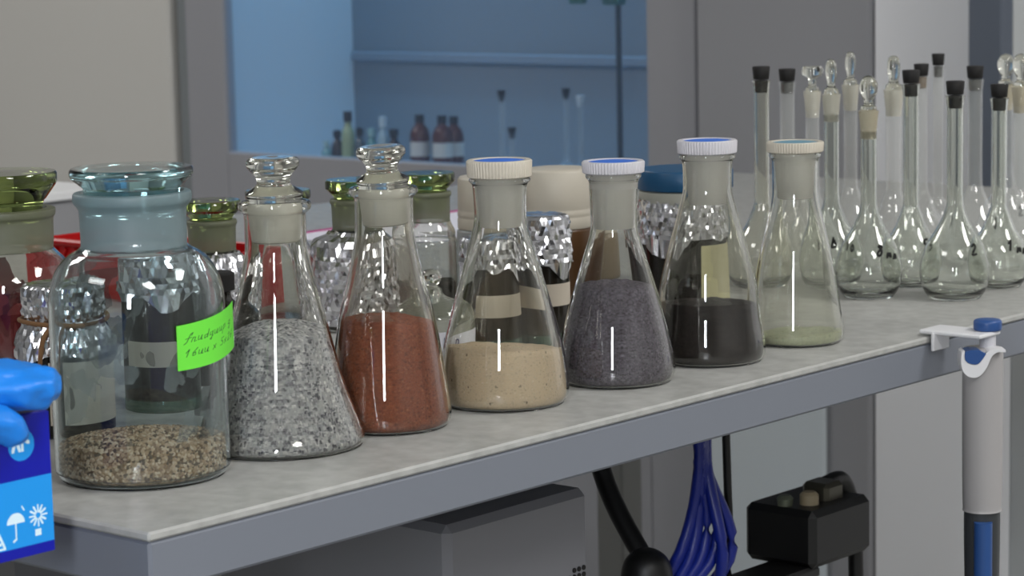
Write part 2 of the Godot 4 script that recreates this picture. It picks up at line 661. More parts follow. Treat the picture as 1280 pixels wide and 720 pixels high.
func lights() -> void:
	for p in [[1.5, 1.7, 1.0, "bench's far end, in front"], [-0.8, 2.4, 1.0, "camera"], [0.6, -3.2, 0.7, "floor behind the bench"], [-2.2, -0.8, 0.35, "floor left of the glove box"]]:
		ceiling_panel(p[0], p[1], p[2] * 4.5, p[3])
	# the small lamp beside the camera that draws the bright strips down the flasks
	var t := thing("softbox_lamp", "tall narrow bright softbox lamp just left of the camera", "lamp", Vector3(-1.18, T + 0.48, 0.95))
	var dir := Vector3(0.45, T + 0.1, -0.1) - t.position
	t.basis = Basis.looking_at(dir)
	part(t, "lamp_housing", block(Vector3(0.155, 0.57, 0.03), 0.004, Vector3(0, 0, 0.018)), rubber)
	var glow := matte(Color.WHITE)
	glow.emission_enabled = true
	glow.emission = Color(0.95, 0.97, 1)
	glow.emission_energy_multiplier = 20.0
	part(t, "lamp_face", block(Vector3(0.14, 0.55, 0.002), 0.0005), glow)
	var l := AreaLight3D.new()
	l.name = "lamp_light"
	l.area_size = Vector2(0.14, 0.55)
	l.light_color = Color(0.95, 0.97, 1)
	l.light_energy = 0.8
	l.area_range = 8.0
	l.area_attenuation = 2.0
	l.shadow_enabled = true
	l.position = Vector3(0, 0, -0.004)
	t.add_child(l)

func room() -> void:
	var wall := matte(Color(0.72, 0.72, 0.72), 0.8)
	structure("floor", block(Vector3(9.2, 0.1, 10.2), 0.001, Vector3(0.0, -0.05, -0.9)), mottled(Color(0.6, 0.6, 0.58), 0.12, 0.02, 1.0))
	structure("ceiling", block(Vector3(9.2, 0.1, 10.2), 0.001, Vector3(0.0, 2.95, -0.9)), matte(Color(0.85, 0.85, 0.84), 0.9))
	structure("wall_east", block(Vector3(0.1, 2.9, 10.0), 0.001, Vector3(3.35, 1.45, -0.9)), wall)
	var ww := Node3D.new()
	ww.name = "wall_west"
	add_child(ww)
	ww.set_meta("kind", "structure")
	for q in [[0.0, 2.9, -3.8, 4.2], [0.0, 2.9, 1.625, 5.25], [0.0, 0.8, -1.35, 0.7], [2.3, 0.6, -1.35, 0.7]]:   # from y, height, middle z, width: round the window
		part(ww, "masonry", block(Vector3(0.1, q[1], q[3]), 0.001, Vector3(-4.05, q[0] + q[1] / 2, q[2])), wall)
	var wn := Node3D.new()
	wn.name = "window_1"
	add_child(wn)
	wn.set_meta("kind", "structure")
	wn.position = Vector3(-4.05, 1.55, -1.35)
	for q in [[Vector3(0.06, 1.5, 0.05), Vector3(0, 0, 0.325)], [Vector3(0.06, 1.5, 0.05), Vector3(0, 0, -0.325)], [Vector3(0.06, 0.05, 0.6), Vector3(0, 0.725, 0)], [Vector3(0.06, 0.05, 0.6), Vector3(0, -0.725, 0)]]:
		part(wn, "window_frame", block(q[0], 0.004, q[1]), matte(Color(0.85, 0.85, 0.85), 0.5))
	part(wn, "pane", block(Vector3(0.004, 1.4, 0.6), 0.0005), glass(Color(0.9, 0.95, 1), 0.02))
	structure("wall_north", block(Vector3(7.5, 2.9, 0.1), 0.001, Vector3(-0.35, 1.45, -5.85)), wall)
	structure("wall_south", block(Vector3(7.5, 2.9, 0.1), 0.001, Vector3(-0.35, 1.45, 4.05)), wall)
	# what stands along the far wall beside the fume hood
	solo("tall_cupboard", block(Vector3(0.68, 2.3, 1.6), 0.006, Vector3(2.94, 1.15, -3.714)), matte(Color(0.8, 0.79, 0.77), 0.55), "tall pale cupboard with a plain side left of the fume hood", "cupboard")
	var c := thing("storage_cabinet", "grey full-height metal cabinet right of the fume hood behind the long-necked flasks", "cabinet", Vector3(2.93, 0, -1.335))
	part(c, "cabinet_body", block(Vector3(0.7, 2.3, 0.36), 0.006, Vector3(0, 1.15, 0)), matte(Color(0.59, 0.59, 0.605), 0.6))
	part(c, "lower_door", block(Vector3(0.012, 0.7, 0.265), 0.003, Vector3(-0.356, 0.4, -0.04)), matte(Color(0.82, 0.85, 0.87), 0.5), Vector3.ZERO, "pale lower door")
	structure("wall_panel", block(Vector3(0.7, 2.9, 2.3), 0.001, Vector3(2.935, 1.45, -0.0)), matte(Color(0.93, 0.93, 0.94), 0.8))
	solo("service_duct", block(Vector3(0.1, 2.12, 0.062), 0.004, Vector3(2.54, 1.84, -0.888)), matte(Color(0.38, 0.41, 0.46), 0.6), "narrow dark grey upright duct on the white wall behind the last flasks", "duct")
	solo("white_post", block(Vector3(0.06, 2.9, 0.12), 0.004, Vector3(2.2, 1.45, -0.6)), matte(Color(0.78, 0.79, 0.79), 0.6), "white upright post at the right margin behind the flasks", "post")

func fume_hood() -> void:
	var shell := matte(Color(0.6, 0.6, 0.62), 0.55)
	var inside := matte(Color(0.78, 0.8, 0.82), 0.45)
	var t := thing("fume_hood", "grey fume hood with a blue-lit window full of bottles", "fume hood", Vector3(2.6, 0, 0))
	# front frame round the opening: Z -2.745..-1.64, from y .815 up
	part(t, "front_stile", block(Vector3(0.03, 2.3, 0.118), 0.003, Vector3(0.015, 1.15, -2.804)), shell)
	part(t, "front_stile", block(Vector3(0.03, 2.3, 0.11), 0.003, Vector3(0.015, 1.15, -1.585)), shell)
	part(t, "filler_strip", block(Vector3(0.02, 2.3, 0.04), 0.001, Vector3(0.03, 1.15, -2.889)), matte(Color(0.5, 0.52, 0.53), 0.6))
	part(t, "front_panel", block(Vector3(0.03, 0.815, 1.105), 0.003, Vector3(0.015, 0.4075, -2.1925)), shell)
	part(t, "front_panel", block(Vector3(0.03, 0.6, 1.105), 0.003, Vector3(0.015, 2.0, -2.1925)), shell)
	part(t, "side_panel", block(Vector3(0.5, 2.3, 0.02), 0.001, Vector3(0.28, 1.15, -2.853)), inside)
	part(t, "side_panel", block(Vector3(0.5, 2.3, 0.02), 0.001, Vector3(0.28, 1.15, -1.54)), inside)
	part(t, "back_panel", block(Vector3(0.02, 1.6, 1.293), 0.001, Vector3(0.49, 1.5, -2.1965)), matte(Color(0.48, 0.51, 0.54), 0.5))
	part(t, "baffle_rail", block(Vector3(0.012, 0.02, 1.28), 0.002, Vector3(0.472, T + 0.09, -2.1965)), matte(Color(0.5, 0.53, 0.57), 0.5))
	part(t, "deck", block(Vector3(0.5, 0.03, 1.293), 0.001, Vector3(0.255, T - 0.155, -2.1965)), inside)
	part(t, "roof", block(Vector3(0.5, 0.03, 1.293), 0.001, Vector3(0.25, 2.285, -2.1965)), shell)
	part(t, "sash_glass", block(Vector3(0.004, 0.92, 1.105), 0.0005, Vector3(0.012, 1.26, -2.1925)), glass(Color(0.5, 0.7, 0.95), 0.05))
	var glow := matte(Color.WHITE)
	glow.emission_enabled = true
	glow.emission = Color(0.62, 0.82, 1)
	glow.emission_energy_multiplier = 1.0
	part(t, "hood_lamp", block(Vector3(0.1, 0.01, 0.6), 0.002, Vector3(0.25, 2.262, -2.5)), glow)
	var l := AreaLight3D.new()
	l.name = "hood_light"
	l.area_size = Vector2(0.1, 0.6)
	l.light_color = Color(0.5, 0.8, 1)
	l.light_energy = 1.15
	l.area_range = 8.0
	l.area_attenuation = 2.0
	l.shadow_enabled = true
	l.rotation = Vector3(-PI / 2, 0, 0)
	l.position = Vector3(0.25, 2.25, -2.5)
	t.add_child(l)

func worktop() -> void:
	var t := thing("lab_bench", "long grey laboratory bench whose worktop carries all the flasks", "bench", Vector3.ZERO)
	part(t, "worktop_surface", block(Vector3(2.0, 0.006, 1.25), 0.0015, Vector3(1.0, T - 0.003, -0.625)), mottled(Color(0.66, 0.66, 0.645), 0.1, 0.03, 3.0, 0.42))
	part(t, "worktop_edge", block(Vector3(1.997, 0.032, 1.247), 0.002, Vector3(1.0, T - 0.0222, -0.625)), matte(Color(0.45, 0.468, 0.505), 0.45))
	for q in [[0.12, -0.12], [0.12, -1.13], [1.94, -0.06], [1.94, -1.19]]:
		part(t, "leg", block(Vector3(0.05, T - 0.04, 0.05), 0.003, Vector3(q[0], (T - 0.04) / 2, q[1])), matte(Color(0.5, 0.5, 0.49), 0.6))
	# loose things further back on the worktop
	var b := thing("red_basket", "red ribbed plastic basket behind the blue-stoppered jar", "basket", Vector3(0.665, T, -0.75))
	var red := matte(Color(0.72, 0.03, 0.05), 0.4)
	for s in [[Vector3(0.004, 0.056, 0.27), Vector3(-0.045, 0.028, 0)], [Vector3(0.004, 0.056, 0.27), Vector3(0.045, 0.028, 0)], [Vector3(0.094, 0.056, 0.004), Vector3(0, 0.028, 0.135)], [Vector3(0.094, 0.056, 0.004), Vector3(0, 0.028, -0.135)]]:
		part(b, "side_wall", block(s[0], 0.001, s[1]), red)
	part(b, "bottom", block(Vector3(0.09, 0.004, 0.27), 0.001, Vector3(0, 0.003, 0)), red)
	part(b, "rim", block(Vector3(0.01, 0.006, 0.28), 0.002, Vector3(-0.048, 0.056, 0)), red)
	for k in 16:
		var g := Geo.new()
		var z := -0.128 + k * 0.0148
		sweep(g, [Vector3(-0.0485, 0.022, z), Vector3(-0.0485, 0.05, z + 0.02)], 0.0022, 6)
		part(b, "rib", g.mesh(), red)
	var s := thing("paper_sheet", "white sheet with a magenta edge lying at the back of the worktop", "paper", Vector3(1.28, T, -0.92))
	part(s, "sheet", block(Vector3(0.4, 0.002, 0.19), 0.0005, Vector3(0, 0.0012, 0)), matte(Color(0.9, 0.9, 0.95), 0.8))
	part(s, "coloured_edge", block(Vector3(0.4, 0.0026, 0.012), 0.0005, Vector3(0, 0.0014, -0.092)), matte(Color(0.72, 0.2, 0.5), 0.7))
	var w := thing("low_cupboard", "low grey cupboard with a white top behind the worktop, left of the blue-stoppered jar", "cupboard", Vector3(0.9, 0, -1.505))
	part(w, "cupboard_body", block(Vector3(0.46, 0.93, 0.29), 0.003, Vector3(-0.03, 0.465, 0)), matte(Color(0.6, 0.6, 0.61), 0.6))
	part(w, "top_board", block(Vector3(0.5, 0.012, 0.31), 0.002, Vector3(-0.03, 0.9365, 0)), matte(Color(0.92, 0.92, 0.92), 0.5), Vector3.ZERO, "white top board")

const GREY := [0, 0.3, 50, 0.3, 55, 1.2, 57.2, 5, 56.4, 9, 53.7, 16, 43.6, 46, 35.2, 79, 28, 107, 24.2, 122, 21.9, 133, 21.2, 142, 21.2, 160, 22.5, 162.5, 24.8, 165, 24.8, 168.5, 23.5, 170]
const RED := [0, 0.3, 37, 0.3, 41.5, 1.2, 44.2, 5, 44.6, 9, 43.9, 17, 40.6, 40, 34.8, 77, 27.6, 105, 23.4, 125, 21.6, 136, 21, 145, 21, 163, 22.2, 165.5, 24.4, 168, 24.4, 170.8, 23.2, 172]
const BEIGE := [0, 0.3, 40, 0.3, 45, 1.2, 48.2, 6, 48.7, 11, 47.9, 21, 44.2, 46, 32.2, 91, 22.6, 124, 19.8, 136, 19.4, 145, 20, 158, 20.6, 164, 22.6, 166.5, 22.8, 168, 21.5, 169]
const SLATE := [0, 0.3, 38, 0.3, 43, 1.2, 45.6, 6, 46, 11, 45.3, 19, 40.2, 45, 30.4, 79, 21.2, 108, 18.8, 117, 18.2, 125, 18.8, 150, 19.4, 157, 21.4, 159.5, 21.6, 161.5, 20.2, 162.5]
const BLACK := [0, 0.3, 38, 0.3, 43, 1.2, 45.7, 6, 46, 11, 45.4, 19, 42.2, 36, 38.2, 69, 24.4, 121, 20.8, 135, 19.8, 142, 20, 158, 21, 163.5, 22.8, 165.5, 22.8, 167.5, 21.5, 168.6]
const GREEN := [0, 0.3, 33, 0.3, 38, 1.2, 40.4, 6, 40.6, 10, 40, 17, 36.8, 36, 30.8, 73, 21.8, 112, 19.6, 124, 19.2, 133, 19.4, 152, 20.2, 156, 21.6, 158, 21.6, 160, 20.4, 161]

func front_row() -> void:
	# 1 the big blue-glass jar
	var at := Vector3(0.109, T, -0.13)
	var t := disc_jar("reagent_jar", "big pale blue glass jar with a flat disc stopper and green note", at,
		[0, 171, 29.2, 171, 30.4, 172, 31.2, 186, 31.4, 190, 33, 191.5, 39, 196.5, 39.9, 198.5, 39.9, 201.5, 38.8, 203, 0, 204],
		[34.4, 150, 34.4, 158, 34.6, 174, 36, 178, 38.2, 181, 38.4, 185, 37.4, 187, 33.5, 187.3],
		[0, 0.4, 48, 0.4, 54, 1.5, 57, 6, 57.4, 12, 57.3, 60, 57.3, 108, 56.6, 121, 54.2, 131, 49.5, 140, 43.5, 146, 37.5, 149.5, 34.6, 152], blue_glass, stopper_blue, frosted_blue, [])
	var grit := grainy(grain_image(256, Color(0.55, 0.42, 0.28), [Color(0.76, 0.6, 0.44), Color(0.64, 0.49, 0.35), Color(0.4, 0.3, 0.2), Color(0.84, 0.72, 0.58)], 5000, 2, 6, 5), 6.0, 0.05)
	part(t, "dust_film", film(smooth([0, 0, 54, 1.5, 57, 6, 57.4, 12, 57.3, 60, 57.3, 108, 56.6, 121, 54.2, 131, 49.5, 140, 43.5, 146], 4), 0.0023, 0.03, 0.14, 4, 0.022, 0.1), milky(Color(0.6, 0.62, 0.61), 0.4, 0.5))
	part(t, "dust_film", film(smooth([0, 0, 54, 1.5, 57, 6, 57.4, 12, 57.3, 60, 57.3, 108, 56.6, 121, 54.2, 131, 49.5, 140, 43.5, 146], 4), 0.0025, 0.03, 0.13, 14, 0.02, 0.2), milky(Color(0.2, 0.21, 0.2), 0.5, 0.2))
	var jar_in := [0, 2, 50, 2, 55, 6, 55.8, 12, 55.8, 60, 55.8, 100]
	var bed := solo("brown_grit", fill(mm(jar_in), 0.0225, Vector2(-0.03, 0.05), 0.006, 0.0022, 3, 0.001), grit, "coarse brown grit lying in the bottom of the blue jar", "grit", at, "", "stuff")
	# its outer grains, over the top and against the glass
	var one := SphereMesh.new()
	one.radius = 0.0017; one.height = 0.0026; one.radial_segments = 6; one.rings = 3
	var mul := MultiMesh.new()
	mul.transform_format = MultiMesh.TRANSFORM_3D
	mul.use_colors = true
	mul.mesh = one
	mul.instance_count = 5200
	var rng := RandomNumberGenerator.new()
	rng.seed = 77
	var tones := [Color(0.5, 0.33, 0.2), Color(0.62, 0.44, 0.29), Color(0.36, 0.23, 0.14), Color(0.7, 0.54, 0.38), Color(0.18, 0.12, 0.08)]
	for k in 5200:
		var a := rng.randf() * TAU
		var q := Vector3.ZERO
		if k < 3000:
			var u := sqrt(rng.randf())
			var r := 0.0532 * u
			q = Vector3(cos(a) * r, 0, sin(a) * r)
			q.y = 0.0226 - 0.03 * q.x + 0.05 * q.z + 0.006 * (1.0 - u * u) + rng.randf() * 0.0012
		else:
			q = Vector3(cos(a) * 0.0532, 0, sin(a) * 0.0532)
			q.y = rng.randf_range(0.0065, 0.0225 - 0.03 * q.x + 0.05 * q.z)
		var b := Basis.from_euler(Vector3(rng.randf(), rng.randf(), rng.randf()) * TAU) * Basis.from_scale(Vector3(rng.randf_range(0.6, 1.15), rng.randf_range(0.6, 1.1), rng.randf_range(0.6, 1.15)))
		mul.set_instance_transform(k, Transform3D(b, q))
		mul.set_instance_color(k, tones[rng.randi() % tones.size()])
	var grains := MultiMeshInstance3D.new()
	grains.name = "grains"
	grains.multimesh = mul
	var gm := matte(Color.WHITE, 0.9)
	gm.vertex_color_use_as_albedo = true
	grains.material_override = gm
	grains.set_meta("kind", "stuff")
	bed.add_child(grains)
	# 2..7 the conical flasks
	var grey_sand := grainy(grain_image(512, Color(0.66, 0.66, 0.67), [Color(0.84, 0.84, 0.85), Color(0.7, 0.71, 0.73), Color(0.95, 0.95, 0.95), Color(0.46, 0.47, 0.5), Color(0.78, 0.78, 0.8), Color(0.18, 0.18, 0.24)], 22000, 2, 5, 21), 4.0, 0.04)
	var red_sand := grainy(grain_image(512, Color(0.55, 0.285, 0.17), [Color(0.61, 0.335, 0.205), Color(0.51, 0.25, 0.145), Color(0.67, 0.41, 0.27), Color(0.41, 0.19, 0.11)], 30000, 1, 3, 22), 4.5, 0.02)
	var tan_sand := grainy(speckled(grain_image(512, Color(0.84, 0.76, 0.65), [Color(0.86, 0.78, 0.67), Color(0.84, 0.75, 0.64), Color(0.87, 0.79, 0.69), Color(0.9, 0.83, 0.73)], 16000, 1, 3, 23), Color(0.3, 0.26, 0.21), 110, 4, 9), 4.5, 0.005)
	var slate_sand := grainy(grain_image(512, Color(0.4, 0.38, 0.43), [Color(0.48, 0.46, 0.51), Color(0.32, 0.3, 0.34), Color(0.56, 0.54, 0.6), Color(0.25, 0.24, 0.26)], 26000, 1, 4, 24), 4.5, 0.02)
	var black_sand := grainy(grain_image(256, Color(0.13, 0.1, 0.09), [Color(0.17, 0.13, 0.12), Color(0.09, 0.07, 0.06), Color(0.21, 0.17, 0.16)], 6000, 1, 3, 25), 6.0, 0.01)
	var pale_powder := grainy(grain_image(256, Color(0.75, 0.77, 0.66), [Color(0.79, 0.81, 0.7), Color(0.72, 0.74, 0.63)], 5000, 1, 3, 26), 6.0, 0.0)
	var dark_specks := RandomNumberGenerator.new()
	dark_specks.seed = 3

	var p := Vector3(0.229, T, -0.123)
	t = erlenmeyer(p, "largest conical flask, glass knob stopper, filled with speckled grey sand", GREY, clear)
	knob_stopper(t, 0.170, 1.0, 0.02)
	sand(p, GREY, 80, Vector2(0.05, -0.02), 7, grey_sand, "grey_sand", "coarse speckled grey and white sand in the largest conical flask", 5)
	p = Vector3(0.324, T, -0.111)
	t = erlenmeyer(p, "conical flask with glass knob stopper holding red-brown sand", RED, clear)
	knob_stopper(t, 0.172, 0.96, 0.06)
	part(t, "dust_film", film(smooth(RED, 5), 0.0018, 0.08, 0.14, 7, 0.03, 0.0), milky(Color(0.66, 0.6, 0.54), 0.22, 0.5))
	sand(p, RED, 76, Vector2(-0.06, 0.0), 5, red_sand, "red_sand", "fine red-brown sand half filling the second conical flask", 6)
	p = Vector3(0.439, T, -0.102)
	t = erlenmeyer(p, "conical flask with ribbed white and blue cap holding beige sand", BEIGE, clear)
	ribbed_cap(t, 0.1695, 24.3, 13.0, cream_plastic, blue_plastic, 37)
	sand(p, BEIGE, 42, Vector2(-0.1, 0.03), 1.5, tan_sand, "beige_sand", "fine beige sand with dark specks in the third conical flask", 7)
	p = Vector3(0.559, T, -0.09)
	t = erlenmeyer(p, "conical flask with white blue-topped cap nearly full of slate-grey sand", SLATE, clear)
	ribbed_cap(t, 0.163, 24.3, 9.5, white_plastic, blue_plastic, 43)
	sand(p, SLATE, 75, Vector2(-0.04, 0.0), 4, slate_sand, "slate_sand", "dark slate-grey sand nearly filling the fourth conical flask", 8)
	p = Vector3(0.677, T, -0.087)
	t = erlenmeyer(p, "conical flask with white blue-topped cap a third full of black sand", BLACK, clear)
	ribbed_cap(t, 0.169, 24.3, 11.0, white_plastic, blue_plastic, 41)
	part(t, "dust_film", film(smooth(BLACK, 5), 0.0018, 0.05, 0.13, 9, 0.025, -0.05), milky(Color(0.7, 0.7, 0.66), 0.16, 0.5))
	sand(p, BLACK, 47, Vector2(-0.06, 0.03), 3, black_sand, "black_sand", "black-brown sand filling a third of the fifth conical flask", 9)
	p = Vector3(0.793, T, -0.081)
	t = erlenmeyer(p, "smallest conical flask at the row's far end with pale green powder", GREEN, clear_dusty)
	ribbed_cap(t, 0.1612, 24.0, 9.0, cream_plastic, matte(Color(0.4, 0.58, 0.66), 0.45), 39)
	part(t, "dust_film", film(smooth(GREEN, 5), 0.0018, 0.012, 0.1, 8, 0.02, -0.9), milky(Color(0.8, 0.82, 0.74), 0.13, 0.5))
	sand(p, GREEN, 8, Vector2(0.0, 0.06), 1, pale_powder, "green_powder", "thin layer of pale grey-green powder in the smallest conical flask", 10, "powder")
	sticky_note()

func stroke(im: Image, pts: Array, w: float, c: Color) -> void:
	for i in pts.size() - 1:
		var a: Vector2 = pts[i]
		var b: Vector2 = pts[i + 1]
		var n := int(a.distance_to(b) * 2.0) + 1
		for k in n + 1:
			var q := a.lerp(b, float(k) / n)
			im.fill_rect(Rect2i(int(q.x - w / 2), int(q.y - w / 2), maxi(int(w), 1), maxi(int(w), 1)), c)

func sticky_note() -> void:
	# handwriting in pen: two slanting lines
	var im := Image.create(512, 384, false, Image.FORMAT_RGB8)
	im.fill(Color(0.42, 0.87, 0.24))
	var dark := Color(0.08, 0.3, 0.12)
	var glyphs := {
		"f": [[0.0, 1.3, 0.25, 0.9, 0.45, -0.7, 0.7, -0.9, 0.6, -0.4], [0.0, 0.2, 0.7, 0.0]],
		"n": [[0.0, 1.0, 0.12, 0.1, 0.4, 0.2, 0.36, 1.0, 0.6, 0.9]],
		"u": [[0.0, 0.1, 0.02, 0.9, 0.3, 0.9, 0.45, 0.1, 0.45, 1.0, 0.62, 0.9]],
		"q": [[0.45, 0.2, 0.1, 0.2, 0.05, 0.8, 0.4, 0.7, 0.5, 0.1, 0.4, 1.7, 0.2, 1.6, 0.6, 0.9]],
		"d": [[0.4, 0.3, 0.05, 0.4, 0.1, 1.0, 0.45, 0.7, 0.55, -0.6, 0.5, 1.0]],
		"p": [[0.1, 0.1, 0.0, 1.7], [0.08, 0.4, 0.4, 0.0, 0.5, 0.5, 0.12, 0.9]],
		"1": [[0.0, 0.2, 0.3, -0.5, 0.2, 1.0]],
		"6": [[0.5, -0.5, 0.05, 0.4, 0.1, 1.0, 0.45, 0.8, 0.35, 0.3, 0.08, 0.6]],
		"x": [[0.0, 0.2, 0.4, 0.9], [0.4, 0.1, 0.0, 1.0]],
		"5": [[0.55, -0.4, 0.15, -0.4, 0.1, 0.2, 0.45, 0.3, 0.4, 0.95, 0.0, 0.95]],
		"2": [[0.0, -0.2, 0.3, -0.5, 0.45, -0.1, 0.0, 1.0, 0.55, 0.9]],
	}
	var row := 0
	for line in ["fnudquup q", "16uu x 5x26"]:
		var x := 52.0
		for ch in line:
			if glyphs.has(ch):
				for st in glyphs[ch]:
					var pts := []
					for i in range(0, st.size(), 2):
						pts.append(Vector2(x + st[i] * 52.0 - st[i + 1] * 10.0, 118.0 + row * 118.0 - (x - 52.0) * 0.02 + st[i + 1] * 40.0))
					stroke(im, pts, 4.0, dark)
				x += 42.0
			else:
				x += 26.0
		row += 1
	var m := matte(Color.WHITE, 0.75)
	m.albedo_texture = ImageTexture.create_from_image(im)
	m.cull_mode = BaseMaterial3D.CULL_DISABLED
	var back := matte(Color(0.42, 0.85, 0.24), 0.75)
	# a strip of the jar's wall, its far side lifting off
	var g := Geo.new()
	var n := 20
	var a0 := -1.0
	var front := []
	for i in n + 1:
		var s := float(i) / n
		var lift := 0.0012 + pow(s, 3.0) * 0.0035
		var dirv := note_dir(s)
		var r := 0.0574 + lift
		var low := Vector3(dirv.x * r, 0.0765 + 0.0065 * s - 0.0015 * sin(s * PI), dirv.y * r)
		var high := Vector3(dirv.x * r, 0.1054 + 0.0078 * s - 0.001 * sin(s * PI), dirv.y * r)
		front.append([low, high, Vector3(dirv.x, 0, dirv.y)])
	for i in n:
		var q = front[i]
		var w = front[i + 1]
		var k := g.v.size()
		g.vert(q[0], q[2], Vector2(float(i) / n, 1)); g.vert(w[0], w[2], Vector2(float(i + 1) / n, 1)); g.vert(w[1], w[2], Vector2(float(i + 1) / n, 0)); g.vert(q[1], q[2], Vector2(float(i) / n, 0))
		g.idx.append_array([k, k + 2, k + 1, k, k + 3, k + 2])
	var t := thing("sticky_note", "neon green handwritten sticky note on the blue glass jar", "sticky note", Vector3(0.109, T, -0.13))
	part(t, "written_face", g.mesh(), m)
	var b := Geo.new()
	for i in n:
		var q = front[i]
		var w = front[i + 1]
		b.quad(q[0] - q[2] * 0.0003, w[0] - w[2] * 0.0003, w[1] - w[2] * 0.0003, q[1] - q[2] * 0.0003, -q[2])
	part(t, "back_face", b.mesh(), back)

func note_dir(s: float) -> Vector2:   # round the jar from its front to its right-hand side as one faces it
	var a := deg_to_rad(lerpf(106.0, 43.0, s))
	return Vector2(cos(a), sin(a))

func second_row() -> void:
	var crumple := foil
	# far-left jar with a green disc stopper and red contents
	var at := Vector3(0.265, T, -0.467)
	var t := disc_jar("reagent_jar", "green-stoppered jar with red contents at the left margin", at,
		[0, 132, 27, 132, 29, 133, 30.5, 146, 31.5, 149, 33, 150, 41, 161, 42.1, 163.5, 42.1, 170, 41, 171.5, 0, 172],
		[36.6, 110, 37.4, 118, 37.8, 134, 39.4, 137, 39.8, 140.5, 39, 142.5, 33, 143],
		[0, 0.4, 46, 0.4, 51, 2, 53, 8, 53, 70, 52.6, 84, 50.6, 92, 46, 101, 40, 107.5, 36.8, 111], clear, stopper_green, frosted_green, [])
	part(t, "red_residue", film(smooth([0, 0.4, 46, 0.4, 51, 2, 53, 8, 53, 70, 52.6, 84, 50.6, 92, 46, 101, 40, 107.5], 4), 0.0025, 0.03, 0.1, 12, 0.02, 0.02), milky(Color(0.45, 0.08, 0.09), 0.9, 0.2))
	solo("red_pigment", fill(mm([0, 1, 46, 1, 51, 6, 52.6, 12, 52.6, 90]), 0.066, Vector2(0.1, 0.05), 0.004, 0.002, 31, 0.003), matte(Color(0.36, 0.07, 0.08), 0.9), "dark red pigment inside the green-stoppered jar at the left margin", "pigment", at, "", "stuff")
	# foil-topped jar tied with cord, paper label
	at = Vector3(0.176, T, -0.29)
	t = thing("foil_topped_jar", "dark jar with crumpled foil top tied by brown cord beside the gloves", "jar", at)
	part(t, "jar_body", turned(smooth([0, 0.4, 28, 0.4, 32, 2, 33.2, 6, 33.2, 52, 32, 62, 28, 72, 25, 78, 25, 96], 4), 64), matte(Color(0.06, 0.055, 0.045), 0.12))
	part(t, "foil_cover", crumpled([35.2, 57, 34.6, 61, 34, 65, 33, 69, 31.5, 73, 30, 77, 28.6, 80, 27.2, 82.5, 27.8, 85, 28.2, 88, 28, 91, 28.4, 94, 28.2, 97, 28.5, 100, 28.4, 103, 27.6, 106, 25, 107.6, 20, 108, 12, 108, 0, 108], 76, 0.0022, 0.2, 4, 0.004, 0.0005), foil)
	var cord := matte(Color(0.46, 0.33, 0.21), 0.9)
	var ring := []
	for i in 49:
		var a := TAU * i / 48
		ring.append(Vector3(cos(a) * 0.0305, 0.0815 + sin(a * 2.0 + 1.0) * 0.0012, sin(a) * 0.0305))
	part(t, "cord", tube(ring, 0.0017, 8), cord)
	part(t, "cord_tail", tube(bend([Vector3(-0.025, 0.08, 0.018), Vector3(-0.034, 0.073, 0.02), Vector3(-0.038, 0.055, 0.02), Vector3(-0.0365, 0.03, 0.018)]), 0.0017, 8), cord)
	part(t, "paper_label", turned([33.6, 10, 33.6, 55], 24, 0.75, 2.6), paper)
	# dark jars behind the blue jar
	foil_jar(Vector3(0.285, T, -0.305), "dark foil-topped jar standing directly behind the blue glass jar", 33.0, 116.0, 84.0, 19, "")
	t = thing("brown_bottle", "dark brown bottle behind the gap between the blue jar and the grey sand", "bottle", Vector3(0.385, T, -0.36))
	part(t, "bottle_body", turned(smooth([0, 0.4, 27, 0.4, 31, 3, 31, 48, 28, 56, 15, 64, 14, 74, 15, 80], 4), 48), matte(Color(0.09, 0.075, 0.05), 0.12))
	part(t, "lid", turned([0, 72, 17, 72, 17, 85, 15.5, 86, 0, 86], 40), rubber)
	# jar packed with silver foil, green disc stopper
	at = Vector3(0.526, T, -0.515)
	green_jar(at, "green-stoppered jar wrapped in glittering crumpled foil right of the blue jar", 26.0, 123.0, 31.0, true, 8)
	green_jar(Vector3(0.633, T, -0.542), "green-stoppered jar hidden behind the grey sand flask's stopper", 30.0, 121.0, 34.0, false, 9)
	green_jar(Vector3(0.644, T, -0.453), "green-stoppered jar wrapped in crumpled foil behind the red sand flask", 27.3, 134.0, 40.0, true, 10)
	green_jar(Vector3(0.722, T, -0.439), "slim clear jar with green disc stopper and blue-grey contents behind the red sand flask", 26.4, 134.0, 27.5, false, 11)
	solo("grey_slurry", fill(mm([0, 1, 22, 1, 26, 5, 26.4, 10, 26.4, 80]), 0.034, Vector2.ZERO, 0.001, 0.0015, 41), matte(Color(0.2, 0.19, 0.17), 0.8), "dark settled residue inside the slim green-stoppered jar", "residue", Vector3(0.722, T, -0.439), "", "stuff")
	# small bottle with ball stopper and paper label
	at = Vector3(0.557, T, -0.283)
	t = thing("small_bottle", "little clear bottle with ball stopper and paper label between red and beige flasks", "bottle", at)
	part(t, "bottle_body", turned(smooth([0, 0.4, 28, 0.4, 31.2, 2, 32, 6, 32, 30, 31, 37, 27, 43.5, 19, 48.5, 13, 51, 9.5, 54, 8.6, 58], 4), 64), glass(Color(0.7, 0.72, 0.64), 0.22))
	part(t, "stopper", turned(smooth([0, 47, 6.5, 47, 7.6, 58, 6, 60, 5.6, 61.5, 7.6, 64, 8.6, 67.5, 7.4, 71.5, 4.6, 74, 0, 74.6], 3), 40), stopper_glass)
	var lab := part(t, "paper_label", turned([32.5, 8, 32.5, 26], 24, 0.9, 2.9), matte(Color(0.86, 0.86, 0.9), 0.8))
	var pen := TextMesh.new()
	pen.text = "P"; pen.font = hand; pen.font_size = 20; pen.pixel_size = 0.0006; pen.depth = 0.0003
